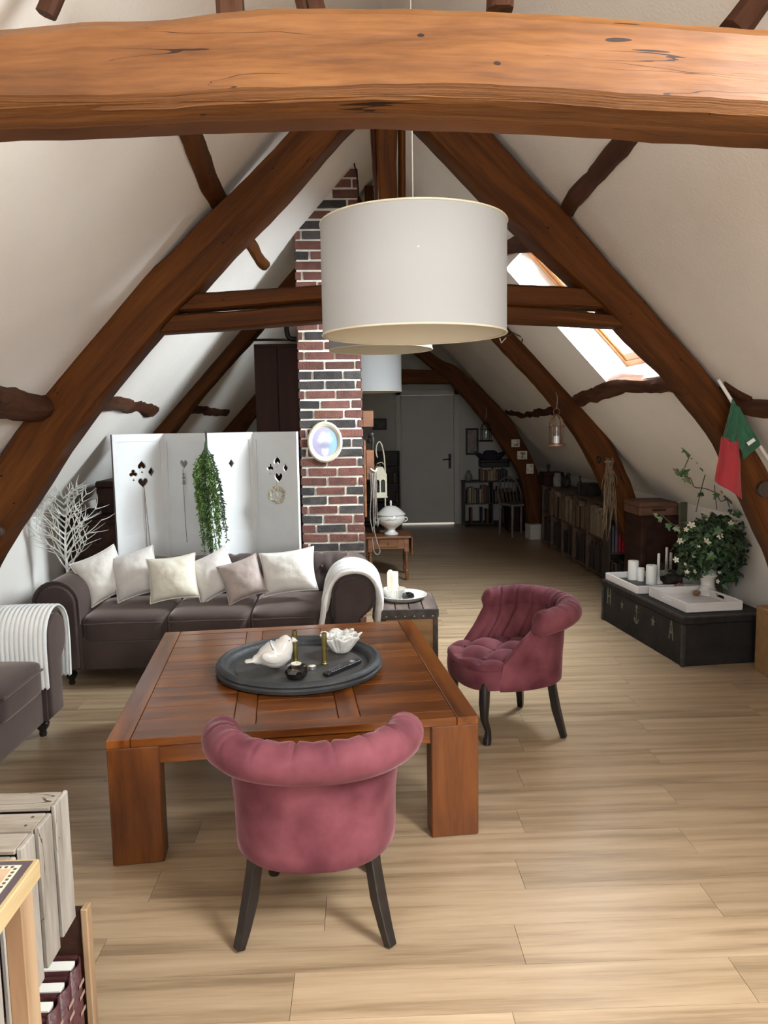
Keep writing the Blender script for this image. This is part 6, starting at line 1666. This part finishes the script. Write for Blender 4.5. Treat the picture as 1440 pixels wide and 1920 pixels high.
lathe_thing('small_vase', 'small grey vase at the left end of the low black shelf top', 'vase', (at(880, 895, 11.8).x, 11.86, SH+.001), [(0, 0), (.04, 0), (.06, .05), (.045, .10), (.02, .13), (.03, .16), (0, .15)], 'dim_grey', 'vase_body')
t = thing('standing_card', 'pale standing card at the right end of the low black shelf top', 'card', (at(977, 890, 11.8).x, 11.86, SH+.001))
MB().box((0, 0, .075), (.05, .02, .15)).build('card_body', M['dim_grey'], t, bevel=.002)
# picture frames
def picture(label, px0, py0, px1, py1, y, fmat, pmat, bw=.018, rot=0.0):
    a, b = at(px0, py0, y), at(px1, py1, y); c = (a+b)/2; w, h = abs(b.x-a.x), abs(a.z-b.z)
    t = thing('picture_frame', label, 'picture', c); t.rotation_euler = (0, rot, 0)
    f = curve_plate('frame', [[(-w/2, -h/2), (w/2, -h/2), (w/2, h/2), (-w/2, h/2)], [(-w/2+bw, -h/2+bw), (w/2-bw, -h/2+bw), (w/2-bw, h/2-bw), (-w/2+bw, h/2-bw)]], .018, M[fmat], t)
    MB().box((0, .004, 0), (w-bw*1.6, .006, h-bw*1.6)).build('print', M[pmat], t)
    return t
M['faded_print'] = speckle('faded_print', (.20, .17, .16), (.34, .30, .28), 9, .8)
M['pale_print'] = speckle('pale_print', (.16, .15, .13), (.62, .60, .54), 22, .6, lo=.42, hi=.5)
M['dark_print'] = speckle('dark_print', (.02, .02, .02), (.09, .088, .08), 12, .6)
picture('framed faded print on the far gable right of the door', 873, 803, 897, 853, 12.055, 'dim_black', 'faded_print', .03)
picture('small dark framed picture high on the far gable, left of the door top', 698, 785, 725, 806, 12.055, 'dim_black', 'dark_print', .025)
picture('uppermost of three small pale pictures pinned on the far right rafter', 959, 824, 974, 838, 10.385, 'cream_paint', 'pale_print', .012)
picture('middle one of three small pale pictures pinned on the far right rafter', 970, 846, 988, 861, 10.385, 'cream_paint', 'pale_print', .012)
picture('lowest of three small pale pictures pinned on the far right rafter', 987, 870, 1000, 888, 10.385, 'cream_paint', 'pale_print', .014)
# dark shelf unit left of the door
lx0, lx1 = -.20, at(750, 850, 11.75).x
lz = at(742, 846, 11.75).z
ls = thing('tall_shelf', 'tall dark open shelf against the far gable left of the door', 'shelf', ((lx0+lx1)/2, 11.9, 0))
for xx in (lx0, lx1-.025): shp('upright', (xx, 11.76, 0), (xx+.025, 12.05, lz-.001), 'shelf_dark', ls)
for zz in (.05, .36, .66, .92, lz-.026): shp('shelf', (lx0+.026, 11.77, zz), (lx1-.026, 12.04, zz+.022), 'shelf_dark', ls)
shp('back_panel', (lx0+.026, 12.041, 0), (lx1-.026, 12.05, lz-.03), 'shelf_dark', ls)
fill(.42, lx1-.03, 11.9, .683, '-y', PAL_DARK+[(.10, .10, .085)], 51, 'books in the tall dark shelf', 'book on middle board of tall dark shelf left of door', .19, .9, .15)
fill(.42, lx1-.03, 11.9, .383, '-y', PAL_DARK, 52, 'books in the tall dark shelf', 'book on lower board of tall dark shelf left of door', .22, .8, .15)
# dim chair in front of the low shelf and the white box
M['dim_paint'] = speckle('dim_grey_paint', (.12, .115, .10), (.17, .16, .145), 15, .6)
chx = at(974, 1000, 10.55).x
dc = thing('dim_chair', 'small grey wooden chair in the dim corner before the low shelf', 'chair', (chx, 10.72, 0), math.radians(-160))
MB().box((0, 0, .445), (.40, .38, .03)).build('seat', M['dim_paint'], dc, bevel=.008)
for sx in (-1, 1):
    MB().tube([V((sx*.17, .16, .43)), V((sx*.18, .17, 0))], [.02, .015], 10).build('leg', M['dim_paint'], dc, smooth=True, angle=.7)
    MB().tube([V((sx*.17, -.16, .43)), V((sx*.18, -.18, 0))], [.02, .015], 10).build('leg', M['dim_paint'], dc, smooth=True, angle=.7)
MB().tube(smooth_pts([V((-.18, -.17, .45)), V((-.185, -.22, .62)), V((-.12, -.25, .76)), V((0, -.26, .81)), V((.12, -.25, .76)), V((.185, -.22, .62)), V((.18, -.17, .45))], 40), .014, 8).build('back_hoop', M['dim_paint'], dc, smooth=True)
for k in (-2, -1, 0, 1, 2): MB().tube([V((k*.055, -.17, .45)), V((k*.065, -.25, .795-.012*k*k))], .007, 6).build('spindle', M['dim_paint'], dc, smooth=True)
wq = gz(1006, 1012, 0)
M['box_white'] = plain('white_card', (.52, .52, .50), .7)
t = boxy('white_box', 'small white box on the floor in the dim corner by the bookcase', 'box', (wq.x, wq.y+.12, 0), (.20, .20, .205), 'box_white', .15, .05, .003)
t = boxy('wooden_chest', 'dark reddish chest behind the white box at the foot of the far truss', 'chest', (2.36, 11.30, 0), (.42, .34, .55), 'wardrobe', 0, .12, .01)

# ================================================================== crates and shelf at the lower left
M['lime_wood'] = wood('limewashed_wood', [(.13, .105, .08), (.23, .195, .155), (.31, .275, .23)], axis='x', stretch=7, scale=2.4, rough=.8, bump=.45, vary=.08, cracks=.8, knots=.0)
M['lime_wood_z'] = wood('limewashed_wood_upright', [(.15, .128, .105), (.25, .222, .192), (.33, .305, .275)], axis='z', stretch=7, scale=2.4, rough=.8, bump=.45, vary=.08, cracks=.8, knots=.0)
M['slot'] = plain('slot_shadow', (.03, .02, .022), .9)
GX, GY0, GY1, GZ0, GZ1 = -.700, 1.293, 1.740, .445, .755
lc = thing('slatted_crate', 'limewashed slatted wooden crate at the lower left corner', 'crate', (GX-.30, (GY0+GY1)/2, GZ0))
loc = lc.location
def cpart(name, a, b, mat): return MB().span(V(a)-loc, V(b)-loc).build(name, M[mat], lc, bevel=.0025)
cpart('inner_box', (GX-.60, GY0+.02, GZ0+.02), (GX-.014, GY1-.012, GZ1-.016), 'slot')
ys = [1.293, 1.383, 1.475, 1.559, 1.650, 1.740]
rr = random.Random(8)
for k, (a, b) in enumerate(zip(ys, ys[1:])):
    g = .011
    dz = rr.uniform(-.003, .003) + (.006 if k == 4 else 0)
    cpart('side_slat', (GX-.012, a+.011, GZ0-.012+rr.uniform(-.01, .01)), (GX+rr.uniform(-.002, .002), b-.011*(.2 if k == 4 else 1), GZ1+dz), 'lime_wood_z')
    cpart('top_slat', (GX-.62, a+.008, GZ1-.012+dz), (GX-.0125, b-.008, GZ1+dz-.001), 'lime_wood')
nl = MB().lathe([(0, 0), (.0035, 0), (.003, .0012), (0, .0015)], n=8).mesh('nail'); nl.materials.append(M['peg'])
for a, b in zip(ys, ys[1:]):
    for f_ in (.3, .7): put('nail', nl, lc, V((GX-.035, a+(b-a)*f_, GZ1-.001))-loc)
# low stand below with big dark red books
sd = thing('low_stand', 'low pale wooden stand under the limewashed crate', 'stand', (GX-.28, 1.53, 0))
loc2 = sd.location
M['pale_pine'] = wood('pale_pine', [(.19, .115, .062), (.27, .175, .10), (.33, .23, .145)], axis='z', stretch=9, scale=2, rough=.6, bump=.12, vary=.08)
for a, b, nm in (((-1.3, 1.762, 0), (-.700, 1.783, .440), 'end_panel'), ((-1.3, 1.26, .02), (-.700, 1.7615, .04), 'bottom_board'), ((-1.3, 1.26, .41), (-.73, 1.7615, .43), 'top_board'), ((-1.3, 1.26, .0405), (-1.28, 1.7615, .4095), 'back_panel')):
    MB().span(V(a)-loc2, V(b)-loc2).build(nm, M['old_dark' if nm == 'end_panel' else 'pale_pine'], sd, bevel=.003)  # end panel's shade is put into its colour by the dark wood
MB().span(V((-.6995, 1.755, 0))-loc2, V((-.682, 1.786, .446))-loc2).build('edge_post', M['pale_pine'], sd, bevel=.003)
M['red_leather'] = speckle('dark_red_leather', (.045, .012, .014), (.075, .022, .024), 14, .5, .3, 80)
M['white_pages'] = plain('white_pages', (.70, .69, .64), .8)
M['gilt'] = plain('faded_gilt', (.30, .20, .16), .5)
y_ = 1.738
for k, (th, h, lab) in enumerate(((.062, .300, 'dark red leather album farthest back under the limewashed crate'), (.060, .296, 'dark red leather album second from the back under the limewashed crate'), (.060, .300, 'dark red leather album third from the back under the limewashed crate'), (.058, .297, 'dark red leather album nearest the camera under the limewashed crate'))):
    t = thing('album', lab, 'book', (-.713, y_-th/2, .0405), 0, 'dark red albums under the crate')
    # spine faces the room (+x)
    c = MB()
    for sy in (-1, 1): c.box((-.11, sy*(th/2-.004), h/2), (.245, .008, h))
    c.build('cover', M['red_leather'], t)
    MB().grid(12, 2, lambda u, v: V((.0125+.012*math.sin(PI*u), -th/2+th*u, h*v))).build('spine', M['red_leather'], t, smooth=True, solid=.004)
    MB().box((-.11, 0, h/2), (.235, th-.032, h-.006)).build('pages', M['white_pages'], t)
    for zz in (.18, .22, .25): MB().box((.0262, 0, zz), (.0015, th*.45, .008)).build('gilt_band', M['gilt'], t)
    y_ -= th+.004
# pine shelf with inlaid game board top at the bottom left corner
PX, PY0, PY1, PZ = -.556, .80, 1.243, .88
gp = thing('game_table', 'pale pine shelf stand with an inlaid game board top at the lower left corner', 'table', (PX-.25, (PY0+PY1)/2, 0))
l3_ = gp.location
def gpart(name, a, b, mat, **kw): return MB().span(V(a)-l3_, V(b)-l3_).build(name, M[mat], gp, **kw)
M['pine_x'] = wood('pine_top', [(.22, .15, .07), (.31, .22, .11), (.37, .28, .155)], axis='y', stretch=9, scale=2, rough=.5, bump=.1, vary=.05)
M['inlay_dark'] = plain('dark_inlay', (.06, .045, .05), .4)
M['inlay_pink'] = wood('rose_inlay', [(.28, .17, .10), (.36, .24, .155)], axis='x', stretch=9, scale=2, rough=.4, bump=.03)
M['inlay_pale'] = plain('pale_inlay', (.48, .42, .31), .4)
gpart('top_frame', (PX-.62, PY0, PZ-.036), (PX, PY1, PZ-.002), 'pine_x', bevel=.002)
gpart('dark_border', (PX-.60, PY0+.01, PZ-.0025), (PX-.008, PY1-.008, PZ-.0008), 'inlay_dark')
gpart('pale_field', (PX-.59, PY0+.02, PZ-.0012), (PX-.021, PY1-.021, PZ-.0003), 'inlay_pale')
for a, b in ((PY1-.105, PY1-.033), (PY1-.305, PY1-.215)): gpart('rose_field', (PX-.58, a, PZ-.0005), (PX-.033, b, PZ+.0002), 'inlay_pink')
dsh = MB().box((0, 0, 0), (.0045, .0045, .0012)).mesh('inlay_dash'); dsh.materials.append(M['inlay_dark'])
for yy in (PY1-.027, PY1-.110):
    for k in range(22): put('inlay_dash', dsh, gp, V((PX-.034-k*.010, yy, PZ))-l3_)
for k in range(34): put('inlay_dash', dsh, gp, V((PX-.027, PY1-.033-k*.010, PZ))-l3_)
for yy in (PY1-.035, PY0+.02): gpart('post', (PX-.040, yy-.022, 0), (PX-.010, yy+.022, PZ-.0365), 'pale_pine', bevel=.002)
gpart('post', (PX-.61, PY1-.057, 0), (PX-.58, PY1-.013, PZ-.0365), 'pale_pine', bevel=.002)
gpart('shelf', (PX-.61, PY0, .50), (PX-.045, PY1-.06, .52), 'pale_pine', bevel=.002)
M['orange_book'] = wood('orange_slats', [(.30, .10, .015), (.44, .17, .035)], axis='x', stretch=8, scale=3, rough=.4, bump=.1)
t = thing('bound_volume', 'orange bound volume standing on the shelf under the game board', 'book', (-.625, 1.115, .521))
MB().box((-.02, 0, .150), (.06, .11, .300)).build('cover', M['orange_book'], t, bevel=.004)
for k in range(14): MB().box((.0112, 0, .02+k*.020), (.002, .104, .014)).build('ridge', M['orange_book'], t, bevel=.0008)
MB().box((-.02, 0, .301), (.048, .10, .006)).build('page_edge', M['white_pages'], t)
